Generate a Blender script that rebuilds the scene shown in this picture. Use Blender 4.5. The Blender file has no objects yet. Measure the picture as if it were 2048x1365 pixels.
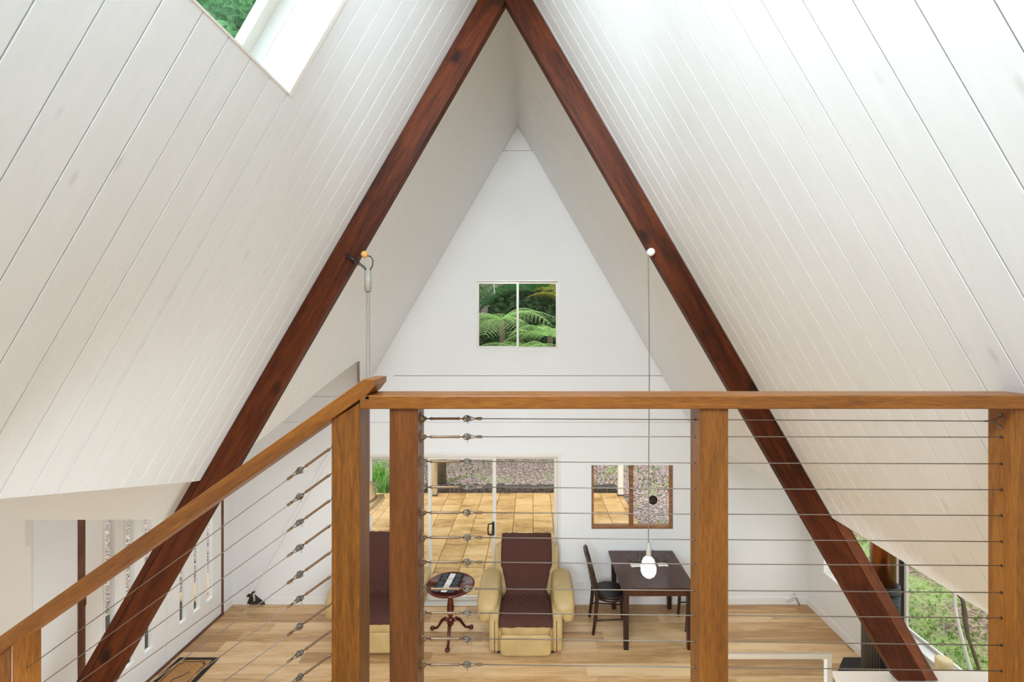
import bpy, bmesh, math, random
from mathutils import Vector, Matrix
random.seed(7)
PI = math.pi
sc = bpy.context.scene
COL = sc.collection

# ------------------------------------------------------------------ camera
H = 3.8           # eye height over the ground floor (eye stands on the loft)
FPX = 940.0       # focal length in pixels of the 2048 px wide frame
VX, VY = 1065.0, 668.0
cam_d = bpy.data.cameras.new('camera')
cam = bpy.data.objects.new('camera', cam_d)
COL.objects.link(cam)
cam.location = (0, 0, H)
cam.rotation_euler = (PI / 2, 0, 0)
cam_d.sensor_width = 36
cam_d.lens = FPX * 36 / 2048
cam_d.shift_x = -(VX - 1024) / 2048
cam_d.shift_y = -(682.5 - VY) / 2048
cam_d.clip_start = 0.05
cam_d.clip_end = 300
sc.camera = cam

# ------------------------------------------------------------------ world, lights, exposure
w = bpy.data.worlds.new('world'); sc.world = w; w.use_nodes = True
nt = w.node_tree; nt.nodes.clear()
wo = nt.nodes.new('ShaderNodeOutputWorld'); wb = nt.nodes.new('ShaderNodeBackground')
sky = nt.nodes.new('ShaderNodeTexSky'); sky.sky_type = 'NISHITA'
sky.sun_disc = False; sky.sun_elevation = math.radians(55); sky.sun_rotation = math.radians(200)
sky.air_density = 1.0; sky.dust_density = 3.5; sky.ozone_density = 1.0
mixw = nt.nodes.new('ShaderNodeMix'); mixw.data_type = 'RGBA'
mixw.inputs[0].default_value = 0.65
mixw.inputs[7].default_value = (6.0, 6.1, 6.0, 1)
nt.links.new(sky.outputs[0], mixw.inputs[6]); nt.links.new(mixw.outputs[2], wb.inputs[0])
wb.inputs[1].default_value = 0.34
nt.links.new(wb.outputs[0], wo.inputs[0])

def lamp(name, kind, loc, rot, energy, color=(1, 1, 1), size=1.0, size_y=None, spot=None):
    l = bpy.data.lights.new(name, kind); l.energy = energy; l.color = color
    if kind == 'AREA':
        l.shape = 'RECTANGLE'; l.size = size; l.size_y = size_y or size
    elif kind == 'SUN':
        l.angle = size
    else:
        l.shadow_soft_size = size
    if spot: l.spot_size = spot; l.spot_blend = 0.6
    o = bpy.data.objects.new(name, l); COL.objects.link(o)
    o.location = loc; o.rotation_euler = rot
    return o
lamp('sun', 'SUN', (0, 0, 20), (math.radians(28), math.radians(-30), 0), 1.1, (1, .95, .86), math.radians(12))
# unseen fill lights added to brighten the room, in the loft and under it
lamp('loft_fill', 'AREA', (-.42, -.4, 5.85), (math.radians(62), 0, math.radians(-40)), 80, (.76, .89, 1), .7, .5)  # added main fill for the loft, no real fitting
lamp('loft_slope_fill', 'AREA', (-1.0, 1.0, 5.1), (math.radians(92), 0, math.radians(-93)), 22, (.82, .92, 1), .7, .5)  # added out of view to brighten the right slope
lamp('gable_fill', 'SPOT', (-.2, .9, 5.85), (math.radians(73), 0, 0), 215, (.78, .90, 1), .15, None, math.radians(62))  # added fill aimed at the gable and far slopes
lamp('under_loft_fill', 'AREA', (0.3, 1.7, 2.3), (math.radians(12), 0, 0), 118, (.80, .905, 1), 3.0, 1.0)  # added fill below the loft, lifts floor and lower walls
lamp('hall_fill', 'AREA', (-4.6, 2.2, 1.95), (math.radians(52), 0, 0), 6, (.80, .91, 1), 1.2, 1.0)  # added fill for the hall side, no real fitting
lamp('entry_fill', 'AREA', (-.45, 1.2, 2.05), (math.radians(80), 0, math.radians(52)), 62, (.74, .87, 1), .9, .5)  # added below the loft edge to brighten the door wall
for lx, ly, e in ((-2.6, 4.9, 26), (2.9, 5.0, 26), (0.4, 2.6, 20)):
    lamp('downlight_beam', 'SPOT', (lx, ly, 2.33 if lx > 1 or ly < 3 else 3.2), (0, 0, 0), e, (1, .95, .87), .12, None, math.radians(120))

vs = sc.view_settings
vs.view_transform = 'Standard'; vs.look = 'None'; vs.gamma = 1; vs.use_curve_mapping = False
vs.exposure = 0.27

# ------------------------------------------------------------------ helpers
def P(x, y, d):
    "photo pixel at depth d -> world point"
    return Vector(((x - VX) * d / FPX, d, H - (y - VY) * d / FPX))

def box(bm, x0, x1, y0, y1, z0, z1):
    vs_ = [bm.verts.new(p) for p in ((x0,y0,z0),(x1,y0,z0),(x1,y1,z0),(x0,y1,z0),(x0,y0,z1),(x1,y0,z1),(x1,y1,z1),(x0,y1,z1))]
    for f in ((0,3,2,1),(4,5,6,7),(0,1,5,4),(1,2,6,5),(2,3,7,6),(3,0,4,7)):
        bm.faces.new([vs_[i] for i in f])
    return vs_

def B(*a):
    bm = bmesh.new()
    if a: box(bm, *a)
    return bm

def prism(bm, poly, a0, a1, axis='y'):
    "poly: 2d points; extruded along the axis between a0 and a1"
    def m(p, a):
        return {'y': (p[0], a, p[1]), 'z': (p[0], p[1], a), 'x': (a, p[0], p[1])}[axis]
    A = [bm.verts.new(m(p, a0)) for p in poly]; Bv = [bm.verts.new(m(p, a1)) for p in poly]
    n = len(poly)
    bm.faces.new(A); bm.faces.new(Bv[::-1])
    for i in range(n):
        bm.faces.new((A[i], Bv[i], Bv[(i+1) % n], A[(i+1) % n]))
    return bm

def tube(bm, pts, r, n=8, cap=True):
    pts = [Vector(p) for p in pts]
    rs = r if isinstance(r, (list, tuple)) else [r] * len(pts)
    rings = []; up = None
    for i, p in enumerate(pts):
        t = (pts[min(i+1, len(pts)-1)] - pts[max(i-1, 0)]).normalized()
        if up is None:
            up = Vector((0, 0, 1)) if abs(t.z) < .9 else Vector((1, 0, 0))
        s = t.cross(up).normalized(); u = s.cross(t).normalized(); up = u
        rings.append([bm.verts.new(p + (s * math.cos(2*PI*k/n) + u * math.sin(2*PI*k/n)) * rs[i]) for k in range(n)])
    for a, b in zip(rings, rings[1:]):
        for k in range(n):
            f = bm.faces.new((a[k], a[(k+1) % n], b[(k+1) % n], b[k])); f.smooth = True
    if cap:
        bm.faces.new(rings[0][::-1]); bm.faces.new(rings[-1])
    return bm

def lathe(bm, prof, c=(0, 0, 0), n=24, axis='z'):
    "prof: (radius, height) list"
    rings = []
    for r, h in prof:
        ring = []
        for k in range(n):
            a = 2*PI*k/n
            q = (r*math.cos(a), r*math.sin(a), h) if axis == 'z' else ((h, r*math.cos(a), r*math.sin(a)) if axis == 'x' else (r*math.cos(a), h, r*math.sin(a)))
            ring.append(bm.verts.new((c[0]+q[0], c[1]+q[1], c[2]+q[2])))
        rings.append(ring)
    for a, b in zip(rings, rings[1:]):
        for k in range(n):
            f = bm.faces.new((a[k], a[(k+1) % n], b[(k+1) % n], b[k])); f.smooth = True
    bm.faces.new(rings[0][::-1]); bm.faces.new(rings[-1])
    return bm

def soft(bm, c, s, e=0.35, rx=0.0, nu=24, nv=14):
    "superellipsoid cushion, centre c, half sizes s"
    M = Matrix.Translation(c) @ Matrix.Rotation(rx, 4, 'X')
    f = lambda x, p: math.copysign(abs(x) ** p, x)
    rows = []
    for j in range(1, nv):
        v = -PI/2 + PI*j/nv; row = []
        for i in range(nu):
            u = 2*PI*i/nu
            p = Vector((s[0]*f(math.cos(v), e)*f(math.cos(u), e), s[1]*f(math.cos(v), e)*f(math.sin(u), e), s[2]*f(math.sin(v), e)))
            row.append(bm.verts.new(M @ p))
        rows.append(row)
    bot = bm.verts.new(M @ Vector((0, 0, -s[2]))); top = bm.verts.new(M @ Vector((0, 0, s[2])))
    for a, b in zip(rows, rows[1:]):
        for i in range(nu):
            bm.faces.new((a[i], a[(i+1) % nu], b[(i+1) % nu], b[i])).smooth = True
    for i in range(nu):
        bm.faces.new((bot, rows[0][(i+1) % nu], rows[0][i])).smooth = True
        bm.faces.new((top, rows[-1][i], rows[-1][(i+1) % nu])).smooth = True
    return bm

def fin(bm, name, m):
    bmesh.ops.recalc_face_normals(bm, faces=bm.faces)
    me = bpy.data.meshes.new(name); bm.to_mesh(me); bm.free()
    if m: me.materials.append(m)
    return me

def wloc(o):
    v = Vector((0, 0, 0))
    while o: v = v + o.location; o = o.parent
    return v

def obj(name, bm, m, parent=None, bevel=0, seg=2, sub=0, mat=None, keep=False):
    "link one mesh object; bm is in world coords; the origin goes to the base centre of its bounds"
    if mat is None and not keep:
        xs = [v.co.x for v in bm.verts]; ys = [v.co.y for v in bm.verts]; zs = [v.co.z for v in bm.verts]
        c = Vector(((min(xs)+max(xs))/2, (min(ys)+max(ys))/2, min(zs)))
        bmesh.ops.translate(bm, verts=bm.verts, vec=-c)
    else:
        c = Vector((0, 0, 0))
    me = fin(bm, name, m)
    o = bpy.data.objects.new(name, me); COL.objects.link(o)
    if parent is not None:
        o.parent = parent
    if mat is not None:
        pw = wloc(parent) if parent else Vector((0, 0, 0))
        o.matrix_local = Matrix.Translation(-pw) @ mat
    else:
        o.location = c - (wloc(parent) if parent else Vector((0, 0, 0)))
    if bevel:
        b = o.modifiers.new('bevel', 'BEVEL'); b.width = bevel; b.segments = seg; b.limit_method = 'ANGLE'
    if sub:
        s = o.modifiers.new('sub', 'SUBSURF'); s.levels = sub; s.render_levels = sub
    return o

def tag(o, label=None, cat=None, group=None, kind=None):
    if label: o['label'] = label
    if cat: o['category'] = cat
    if group: o['group'] = group
    if kind: o['kind'] = kind
    return o

def thing(name, label, cat, loc=(0, 0, 0), group=None):
    o = bpy.data.objects.new(name, None); COL.objects.link(o); o.location = loc
    o.empty_display_size = .1
    return tag(o, label, cat, group)

def struct(name, bm, m, label=None, bevel=0):
    o = obj(name, bm, m, bevel=bevel, keep=True)
    o['kind'] = 'structure'
    return o

def sempty(name):
    o = bpy.data.objects.new(name, None); COL.objects.link(o); o['kind'] = 'structure'; return o

def copy_tree(o, parent=None):
    c = o.copy(); COL.objects.link(c)
    if parent is not None: c.parent = parent
    for ch in list(o.children): copy_tree(ch, c)
    return c

def wallgrid(bm, u0, u1, z0, z1, holes, a0, a1, axis='y'):
    "rectangular wall sheet of thickness a0..a1 with rectangular holes (u0,u1,z0,z1)"
    us = sorted(set([u0, u1] + [h[0] for h in holes] + [h[1] for h in holes]))
    zs = sorted(set([z0, z1] + [h[2] for h in holes] + [h[3] for h in holes]))
    for i in range(len(us)-1):
        for j in range(len(zs)-1):
            cu = (us[i]+us[i+1])/2; cz = (zs[j]+zs[j+1])/2
            if any(h[0] < cu < h[1] and h[2] < cz < h[3] for h in holes): continue
            if axis == 'y': box(bm, us[i], us[i+1], a0, a1, zs[j], zs[j+1])
            else: box(bm, a0, a1, us[i], us[i+1], zs[j], zs[j+1])
    return bm

# ------------------------------------------------------------------ materials
def newmat(name):
    m = bpy.data.materials.new(name); m.use_nodes = True
    n = m.node_tree; b = n.nodes['Principled BSDF']
    return m, n, b

def lin(c):
    "sRGB 0-255 -> linear"
    return tuple(((v/255)/12.92 if v/255 <= .04045 else ((v/255+.055)/1.055)**2.4) for v in c) + (1,)

def noise_bump(n, b, coord, scale, strength, dist=.01, detail=6):
    nz = n.nodes.new('ShaderNodeTexNoise'); nz.inputs['Scale'].default_value = scale; nz.inputs['Detail'].default_value = detail
    n.links.new(coord, nz.inputs['Vector'])
    bp = n.nodes.new('ShaderNodeBump'); bp.inputs['Strength'].default_value = strength; bp.inputs['Distance'].default_value = dist
    n.links.new(nz.outputs['Fac'], bp.inputs['Height']); n.links.new(bp.outputs[0], b.inputs['Normal'])
    return nz

def plain(name, c, rough=.5, metal=0.0, bump=0.0, bscale=40, var=0.0, vscale=3, spec=.5):
    m, n, b = newmat(name)
    b.inputs['Base Color'].default_value = lin(c); b.inputs['Roughness'].default_value = rough
    b.inputs['Metallic'].default_value = metal; b.inputs['Specular IOR Level'].default_value = spec
    tc = n.nodes.new('ShaderNodeTexCoord')
    if bump: noise_bump(n, b, tc.outputs['Object'], bscale, bump, .004)
    if var:
        nz = n.nodes.new('ShaderNodeTexNoise'); nz.inputs['Scale'].default_value = vscale; nz.inputs['Detail'].default_value = 5
        n.links.new(tc.outputs['Object'], nz.inputs['Vector'])
        r = n.nodes.new('ShaderNodeValToRGB')
        r.color_ramp.elements[0].position = .3; r.color_ramp.elements[1].position = .7
        r.color_ramp.elements[0].color = tuple(v*(1-var) for v in lin(c)[:3]) + (1,)
        r.color_ramp.elements[1].color = tuple(min(1, v*(1+var)) for v in lin(c)[:3]) + (1,)
        n.links.new(nz.outputs['Fac'], r.inputs[0]); n.links.new(r.outputs[0], b.inputs['Base Color'])
    return m

def wood(name, dark, mid, light, axis='X', stretch=14, scale=3.0, rough=.45, rand=.25, knots=0.0, fine=.35, bump=.15, knot_col=(30, 12, 6)):
    "grain runs along the object's own axis"
    m, n, b = newmat(name); L = n.links
    tc = n.nodes.new('ShaderNodeTexCoord'); oi = n.nodes.new('ShaderNodeObjectInfo')
    mp = n.nodes.new('ShaderNodeMapping'); s = [stretch]*3; s['XYZ'.index(axis)] = 1.0
    mp.inputs['Scale'].default_value = s
    L.new(tc.outputs['Object'], mp.inputs['Vector'])
    off = n.nodes.new('ShaderNodeVectorMath'); off.operation = 'SCALE'; off.inputs[0].default_value = (37, 53, 71)
    L.new(oi.outputs['Random'], off.inputs['Scale']); L.new(off.outputs[0], mp.inputs['Location'])
    n1 = n.nodes.new('ShaderNodeTexNoise'); n1.inputs['Scale'].default_value = scale*.5; n1.inputs['Detail'].default_value = 7; n1.inputs['Distortion'].default_value = .8
    n2 = n.nodes.new('ShaderNodeTexNoise'); n2.inputs['Scale'].default_value = scale*4; n2.inputs['Detail'].default_value = 4
    L.new(mp.outputs[0], n1.inputs['Vector']); L.new(mp.outputs[0], n2.inputs['Vector'])
    mx = n.nodes.new('ShaderNodeMix'); mx.data_type = 'FLOAT'; mx.inputs[0].default_value = fine
    L.new(n1.outputs['Fac'], mx.inputs[2]); L.new(n2.outputs['Fac'], mx.inputs[3])
    ad = n.nodes.new('ShaderNodeMath'); ad.operation = 'MULTIPLY_ADD'; ad.inputs[1].default_value = rand; ad.inputs[2].default_value = -rand/2
    L.new(oi.outputs['Random'], ad.inputs[0])
    su = n.nodes.new('ShaderNodeMath'); su.operation = 'ADD'; L.new(mx.outputs[0], su.inputs[0]); L.new(ad.outputs[0], su.inputs[1])
    r = n.nodes.new('ShaderNodeValToRGB'); e = r.color_ramp.elements
    e[0].position = .33; e[0].color = lin(dark); e[1].position = .68; e[1].color = lin(light)
    k = e.new(.5); k.color = lin(mid)
    L.new(su.outputs[0], r.inputs[0]); out = r.outputs[0]
    if knots:
        mp2 = n.nodes.new('ShaderNodeMapping'); s2 = [3.2]*3; s2['XYZ'.index(axis)] = 1.7; mp2.inputs['Scale'].default_value = s2
        L.new(tc.outputs['Object'], mp2.inputs['Vector']); L.new(off.outputs[0], mp2.inputs['Location'])
        vo = n.nodes.new('ShaderNodeTexVoronoi'); vo.inputs['Scale'].default_value = 1.0
        L.new(mp2.outputs[0], vo.inputs['Vector'])
        nn = n.nodes.new('ShaderNodeTexNoise'); nn.inputs['Scale'].default_value = 18
        L.new(tc.outputs['Object'], nn.inputs['Vector'])
        am = n.nodes.new('ShaderNodeMath'); am.operation = 'MULTIPLY_ADD'; am.inputs[1].default_value = .12
        L.new(nn.outputs['Fac'], am.inputs[0]); L.new(vo.outputs['Distance'], am.inputs[2])
        kr = n.nodes.new('ShaderNodeValToRGB'); kr.color_ramp.elements[0].position = .12; kr.color_ramp.elements[0].color = (knots,)*3+(1,)
        kr.color_ramp.elements[1].position = .22; kr.color_ramp.elements[1].color = (0, 0, 0, 1)
        L.new(am.outputs[0], kr.inputs[0])
        km = n.nodes.new('ShaderNodeMix'); km.data_type = 'RGBA'; km.inputs[7].default_value = lin(knot_col)
        L.new(kr.outputs[0], km.inputs[0]); L.new(out, km.inputs[6]); out = km.outputs[2]
    L.new(out, b.inputs['Base Color']); b.inputs['Roughness'].default_value = rough
    bp = n.nodes.new('ShaderNodeBump'); bp.inputs['Strength'].default_value = bump; bp.inputs['Distance'].default_value = .003
    L.new(mx.outputs[0], bp.inputs['Height']); L.new(bp.outputs[0], b.inputs['Normal'])
    return m

def glass(name, tint=(1, 1, 1), refl=.9):
    m, n, b = newmat(name); L = n.links; n.nodes.remove(b)
    t = n.nodes.new('ShaderNodeBsdfTransparent'); t.inputs[0].default_value = tuple(tint)+(1,)
    lw = n.nodes.new('ShaderNodeLayerWeight'); pw = n.nodes.new('ShaderNodeMath'); pw.operation = 'POWER'; pw.inputs[1].default_value = 5
    L.new(lw.outputs['Facing'], pw.inputs[0])
    g = n.nodes.new('ShaderNodeBsdfGlossy'); g.inputs['Roughness'].default_value = .02
    f = n.nodes.new('ShaderNodeMath'); f.operation = 'MULTIPLY_ADD'; f.inputs[1].default_value = .96; f.inputs[2].default_value = .035; L.new(pw.outputs[0], f.inputs[0])
    mu = n.nodes.new('ShaderNodeMath'); mu.operation = 'MULTIPLY'; mu.inputs[1].default_value = refl
    mx = n.nodes.new('ShaderNodeMixShader')
    L.new(f.outputs[0], mu.inputs[0]); L.new(mu.outputs[0], mx.inputs[0])
    L.new(t.outputs[0], mx.inputs[1]); L.new(g.outputs[0], mx.inputs[2])
    L.new(mx.outputs[0], n.nodes['Material Output'].inputs[0])
    return m

def mulch(name, c0, c1, c2, speck, grass, gpos):
    m, n, b = newmat(name); L = n.links
    tc = n.nodes.new('ShaderNodeTexCoord')
    def nz(s, d=6):
        q = n.nodes.new('ShaderNodeTexNoise'); q.inputs['Scale'].default_value = s; q.inputs['Detail'].default_value = d
        L.new(tc.outputs['Object'], q.inputs['Vector']); return q
    a = nz(22, 10)
    r = n.nodes.new('ShaderNodeValToRGB'); e = r.color_ramp.elements
    e[0].position = .38; e[0].color = lin(c0); e[1].position = .64; e[1].color = lin(c2); k = e.new(.5); k.color = lin(c1)
    L.new(a.outputs['Fac'], r.inputs[0])
    vo = n.nodes.new('ShaderNodeTexVoronoi'); vo.inputs['Scale'].default_value = 22; L.new(tc.outputs['Object'], vo.inputs['Vector'])
    vr = n.nodes.new('ShaderNodeValToRGB'); vr.color_ramp.elements[0].position = .10; vr.color_ramp.elements[0].color = (1,1,1,1)
    vr.color_ramp.elements[1].position = .2; vr.color_ramp.elements[1].color = (0,0,0,1)
    L.new(vo.outputs['Distance'], vr.inputs[0])
    mx = n.nodes.new('ShaderNodeMix'); mx.data_type = 'RGBA'; mx.inputs[7].default_value = lin(speck)
    L.new(vr.outputs[0], mx.inputs[0]); L.new(r.outputs[0], mx.inputs[6])
    g = nz(1.1, 8); gr = n.nodes.new('ShaderNodeValToRGB'); gr.color_ramp.elements[0].position = gpos; gr.color_ramp.elements[0].color = (0,0,0,1)
    gr.color_ramp.elements[1].position = gpos+.14; gr.color_ramp.elements[1].color = (1,1,1,1)
    L.new(g.outputs['Fac'], gr.inputs[0])
    g2 = nz(45, 4); gm = n.nodes.new('ShaderNodeMath'); gm.operation = 'GREATER_THAN'; gm.inputs[1].default_value = .46
    L.new(g2.outputs['Fac'], gm.inputs[0])
    mm = n.nodes.new('ShaderNodeMath'); mm.operation = 'MULTIPLY'; L.new(gr.outputs[0], mm.inputs[0]); L.new(gm.outputs[0], mm.inputs[1])
    m2 = n.nodes.new('ShaderNodeMix'); m2.data_type = 'RGBA'; m2.inputs[7].default_value = lin(grass)
    L.new(mm.outputs[0], m2.inputs[0]); L.new(mx.outputs[2], m2.inputs[6])
    L.new(m2.outputs[2], b.inputs['Base Color']); b.inputs['Roughness'].default_value = .9
    bp = n.nodes.new('ShaderNodeBump'); bp.inputs['Strength'].default_value = .8; bp.inputs['Distance'].default_value = .03
    L.new(a.outputs['Fac'], bp.inputs['Height']); L.new(bp.outputs[0], b.inputs['Normal'])
    return m

def leafmat(name, c, var=.35, rough=.45):
    m, n, b = newmat(name); L = n.links
    ge = n.nodes.new('ShaderNodeTexCoord'); nz = n.nodes.new('ShaderNodeTexNoise'); nz.inputs['Scale'].default_value = 9; nz.inputs['Detail'].default_value = 3
    L.new(ge.outputs['Object'], nz.inputs['Vector'])
    r = n.nodes.new('ShaderNodeValToRGB'); r.color_ramp.elements[0].position = .35; r.color_ramp.elements[1].position = .65
    r.color_ramp.elements[0].color = tuple(v*(1-var) for v in lin(c)[:3])+(1,); r.color_ramp.elements[1].color = tuple(min(1, v*(1+var)) for v in lin(c)[:3])+(1,)
    L.new(nz.outputs['Fac'], r.inputs[0])
    tr = n.nodes.new('ShaderNodeBsdfTranslucent'); L.new(r.outputs[0], tr.inputs[0]); L.new(r.outputs[0], b.inputs['Base Color'])
    b.inputs['Roughness'].default_value = rough
    mx = n.nodes.new('ShaderNodeMixShader'); mx.inputs[0].default_value = .4
    L.new(b.outputs[0], mx.inputs[1]); L.new(tr.outputs[0], mx.inputs[2]); L.new(mx.outputs[0], n.nodes['Material Output'].inputs[0])
    return m

M = {}
def boardpaint(name, c):
    m, n, b = newmat(name); L = n.links
    tc = n.nodes.new('ShaderNodeTexCoord'); oi = n.nodes.new('ShaderNodeObjectInfo')
    mp = n.nodes.new('ShaderNodeMapping'); mp.inputs['Scale'].default_value = (1.2, 9, 9)
    off = n.nodes.new('ShaderNodeVectorMath'); off.operation = 'SCALE'; off.inputs[0].default_value = (37, 53, 71)
    L.new(oi.outputs['Random'], off.inputs['Scale']); L.new(off.outputs[0], mp.inputs['Location']); L.new(tc.outputs['Object'], mp.inputs['Vector'])
    nz = n.nodes.new('ShaderNodeTexNoise'); nz.inputs['Scale'].default_value = 2.5; nz.inputs['Detail'].default_value = 8; nz.inputs['Distortion'].default_value = 1.0
    L.new(mp.outputs[0], nz.inputs['Vector'])
    r = n.nodes.new('ShaderNodeValToRGB'); r.color_ramp.elements[0].position = .25; r.color_ramp.elements[1].position = .75
    r.color_ramp.elements[0].color = tuple(v*.95 for v in lin(c)[:3])+(1,); r.color_ramp.elements[1].color = lin(c)
    L.new(nz.outputs['Fac'], r.inputs[0])
    # filled knots and nail dents in the paint
    mp2 = n.nodes.new('ShaderNodeMapping'); mp2.inputs['Scale'].default_value = (2.2, 6.5, 6.5); L.new(off.outputs[0], mp2.inputs['Location']); L.new(tc.outputs['Object'], mp2.inputs['Vector'])
    vo = n.nodes.new('ShaderNodeTexVoronoi'); vo.inputs['Scale'].default_value = 1.0; L.new(mp2.outputs[0], vo.inputs['Vector'])
    kr = n.nodes.new('ShaderNodeValToRGB'); kr.color_ramp.elements[0].position = .03; kr.color_ramp.elements[0].color = (1,1,1,1); kr.color_ramp.elements[1].position = .1; kr.color_ramp.elements[1].color = (0,0,0,1)
    L.new(vo.outputs['Distance'], kr.inputs[0])
    mu = n.nodes.new('ShaderNodeMath'); mu.operation = 'MULTIPLY'; mu.inputs[1].default_value = .22; L.new(kr.outputs[0], mu.inputs[0])
    mx = n.nodes.new('ShaderNodeMix'); mx.data_type = 'RGBA'; mx.inputs[7].default_value = lin((150, 140, 122))
    L.new(mu.outputs[0], mx.inputs[0]); L.new(r.outputs[0], mx.inputs[6]); L.new(mx.outputs[2], b.inputs['Base Color'])
    b.inputs['Roughness'].default_value = .5
    bp = n.nodes.new('ShaderNodeBump'); bp.inputs['Strength'].default_value = .12; bp.inputs['Distance'].default_value = .004
    L.new(nz.outputs['Fac'], bp.inputs['Height']); L.new(bp.outputs[0], b.inputs['Normal'])
    return m
M['board'] = boardpaint('painted_board', (236, 239, 240))
M['back'] = plain('board_backing', (150, 143, 132), .8)
M['wall'] = plain('wall_paint', (236, 235, 233), .55, bump=.05, bscale=60, var=.015, vscale=2)
M['cream'] = plain('cream_paint', (232, 226, 214), .55, bump=.05, bscale=60)
M['trim'] = plain('gloss_white', (240, 238, 234), .3)
M['alu'] = plain('cream_aluminium', (228, 223, 214), .35, .1)
M['gap'] = plain('dark_gap', (60, 52, 44), .9)
M['rafter'] = wood('rafter_wood', (44, 17, 5), (78, 33, 10), (100, 47, 15), 'X', 9, 3.0, .5, .1, .9, knot_col=(28, 11, 7))
M['rafter'].node_tree.nodes['Principled BSDF'].inputs['Specular IOR Level'].default_value = .2
M['scab'] = wood('rafter_scab_wood', (84, 40, 18), (118, 60, 28), (142, 76, 38), 'X', 9, 3, .45, .1)
M['rail'] = wood('handrail_hardwood', (108, 62, 17), (142, 84, 24), (166, 106, 36), 'X', 12, 5.0, .36, .05, fine=.5)
M['railz'] = wood('post_hardwood', (106, 62, 17), (140, 84, 25), (164, 106, 38), 'Z', 12, 5.0, .36, .12, fine=.5)
M['railz2'] = wood('dark_post_hardwood', (82, 44, 14), (112, 62, 22), (138, 80, 32), 'Z', 10, 4.0, .36, .05, fine=.45)
M['steel'] = plain('stainless', (138, 130, 120), .5, .75, bump=.1, bscale=300)
M['brass'] = plain('bronzed_fitting', (150, 126, 102), .45, .7)
def cablemat():
    m, n, b = newmat('wire_rope'); L = n.links
    tc = n.nodes.new('ShaderNodeTexCoord'); wv = n.nodes.new('ShaderNodeTexWave'); wv.inputs['Scale'].default_value = 90; wv.bands_direction = 'DIAGONAL'
    L.new(tc.outputs['Object'], wv.inputs['Vector'])
    r = n.nodes.new('ShaderNodeValToRGB'); r.color_ramp.elements[0].color = lin((96, 88, 80)); r.color_ramp.elements[1].color = lin((176, 166, 154))
    L.new(wv.outputs['Fac'], r.inputs[0]); L.new(r.outputs[0], b.inputs['Base Color'])
    b.inputs['Metallic'].default_value = .6; b.inputs['Roughness'].default_value = .45
    return m
M['cable'] = cablemat()
M['floor'] = wood('oak_laminate', (172, 132, 88), (206, 166, 118), (226, 192, 148), 'X', 10, 2.2, .38, .38, fine=.3, bump=.05)
M['deck'] = wood('deck_stone_timber', (150, 112, 66), (200, 160, 104), (220, 186, 134), 'X', 3, 2.0, .42, .16, .35, knot_col=(120, 90, 60))
M['glass'] = glass('window_glass', (.97, .98, .97), .55)
M['skyglass'] = glass('skylight_glass', (.80, .95, .92), .8)
M['clear'] = glass('clear_glass', (.96, .97, .97), 1.0)
M['winwood'] = wood('window_timber', (100, 62, 34), (140, 92, 54), (168, 120, 78), 'X', 8, 5, .5, .1)
M['doorframe'] = wood('door_jamb_timber', (74, 40, 24), (100, 60, 38), (124, 80, 54), 'Z', 9, 5, .5, .1)
M['black'] = plain('black_plastic', (18, 18, 19), .35)
M['blackmetal'] = plain('black_stove_metal', (34, 34, 36), .45, .3)
M['copper'] = plain('copper_flue', (150, 92, 52), .25, .85, var=.2, vscale=2)
M['tan'] = plain('tan_leather', (186, 158, 106), .45, bump=.7, bscale=13, var=.14, vscale=5)
M['darkwood'] = wood('dark_walnut', (44, 19, 9), (70, 33, 16), (92, 46, 22), 'Y', 9, 3, .34, .1)
M['chairwood'] = wood('chair_walnut', (32, 16, 10), (50, 26, 16), (68, 38, 24), 'Z', 9, 3, .3, .1)
M['mahog'] = wood('mahogany', (50, 12, 8), (78, 24, 14), (104, 36, 20), 'X', 9, 3, .15, .1)
M['padding'] = plain('brown_leather_pad', (34, 24, 21), .5)
M['white'] = plain('white_plastic', (238, 236, 232), .35)
M['paper'] = plain('white_paper', (236, 232, 224), .8)
M['coir'] = plain('coir', (176, 128, 76), .95, bump=.6, bscale=220, var=.18, vscale=30)
M['matblack'] = plain('black_rubber', (26, 22, 20), .8, bump=.3, bscale=150)
M['straw'] = plain('straw', (190, 158, 112), .8, bump=.6, bscale=160, var=.15, vscale=20)
M['strawdark'] = plain('straw_band', (120, 98, 66), .8, bump=.5, bscale=160)
M['knobwood'] = plain('pale_knob', (214, 160, 86), .4)
M['greypaint'] = plain('grey_paint_metal', (164, 158, 147), .4)
M['darkbrown'] = plain('dark_timber', (58, 44, 34), .8)
M['bark'] = plain('bark', (92, 78, 62), .95, bump=.8, bscale=14, var=.3, vscale=6)
M['palebark'] = plain('pale_bark', (206, 198, 190), .9, bump=.5, bscale=10, var=.12, vscale=4)
M['postwood'] = wood('weathered_post', (140, 118, 88), (182, 158, 122), (206, 186, 152), 'Z', 8, 3, .8, .1)
M['fern'] = leafmat('fern_leaf', (178, 218, 138), .25)
M['palm'] = leafmat('palm_leaf', (66, 122, 58), .4)
M['palmy'] = leafmat('yellow_palm_leaf', (206, 190, 70), .25)
M['strap'] = leafmat('strap_leaf', (124, 182, 76), .35)
M['tree'] = leafmat('tree_leaf', (58, 96, 44), .5)
M['tree2'] = leafmat('light_tree_leaf', (130, 178, 120), .5)
M['grass'] = leafmat('grass_leaf', (124, 158, 76), .4)
M['petal'] = plain('petal', (214, 204, 232), .7)
M['petal2'] = plain('leaf_litter', (150, 118, 84), .8, var=.4, vscale=20)
M['ground'] = mulch('mulch_ground', (70, 56, 48), (138, 120, 112), (188, 170, 164), (226, 220, 236), (124, 152, 80), .58)
M['lawn'] = mulch('patchy_lawn', (84, 68, 56), (120, 102, 86), (156, 136, 118), (190, 180, 176), (130, 160, 84), .42)

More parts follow.
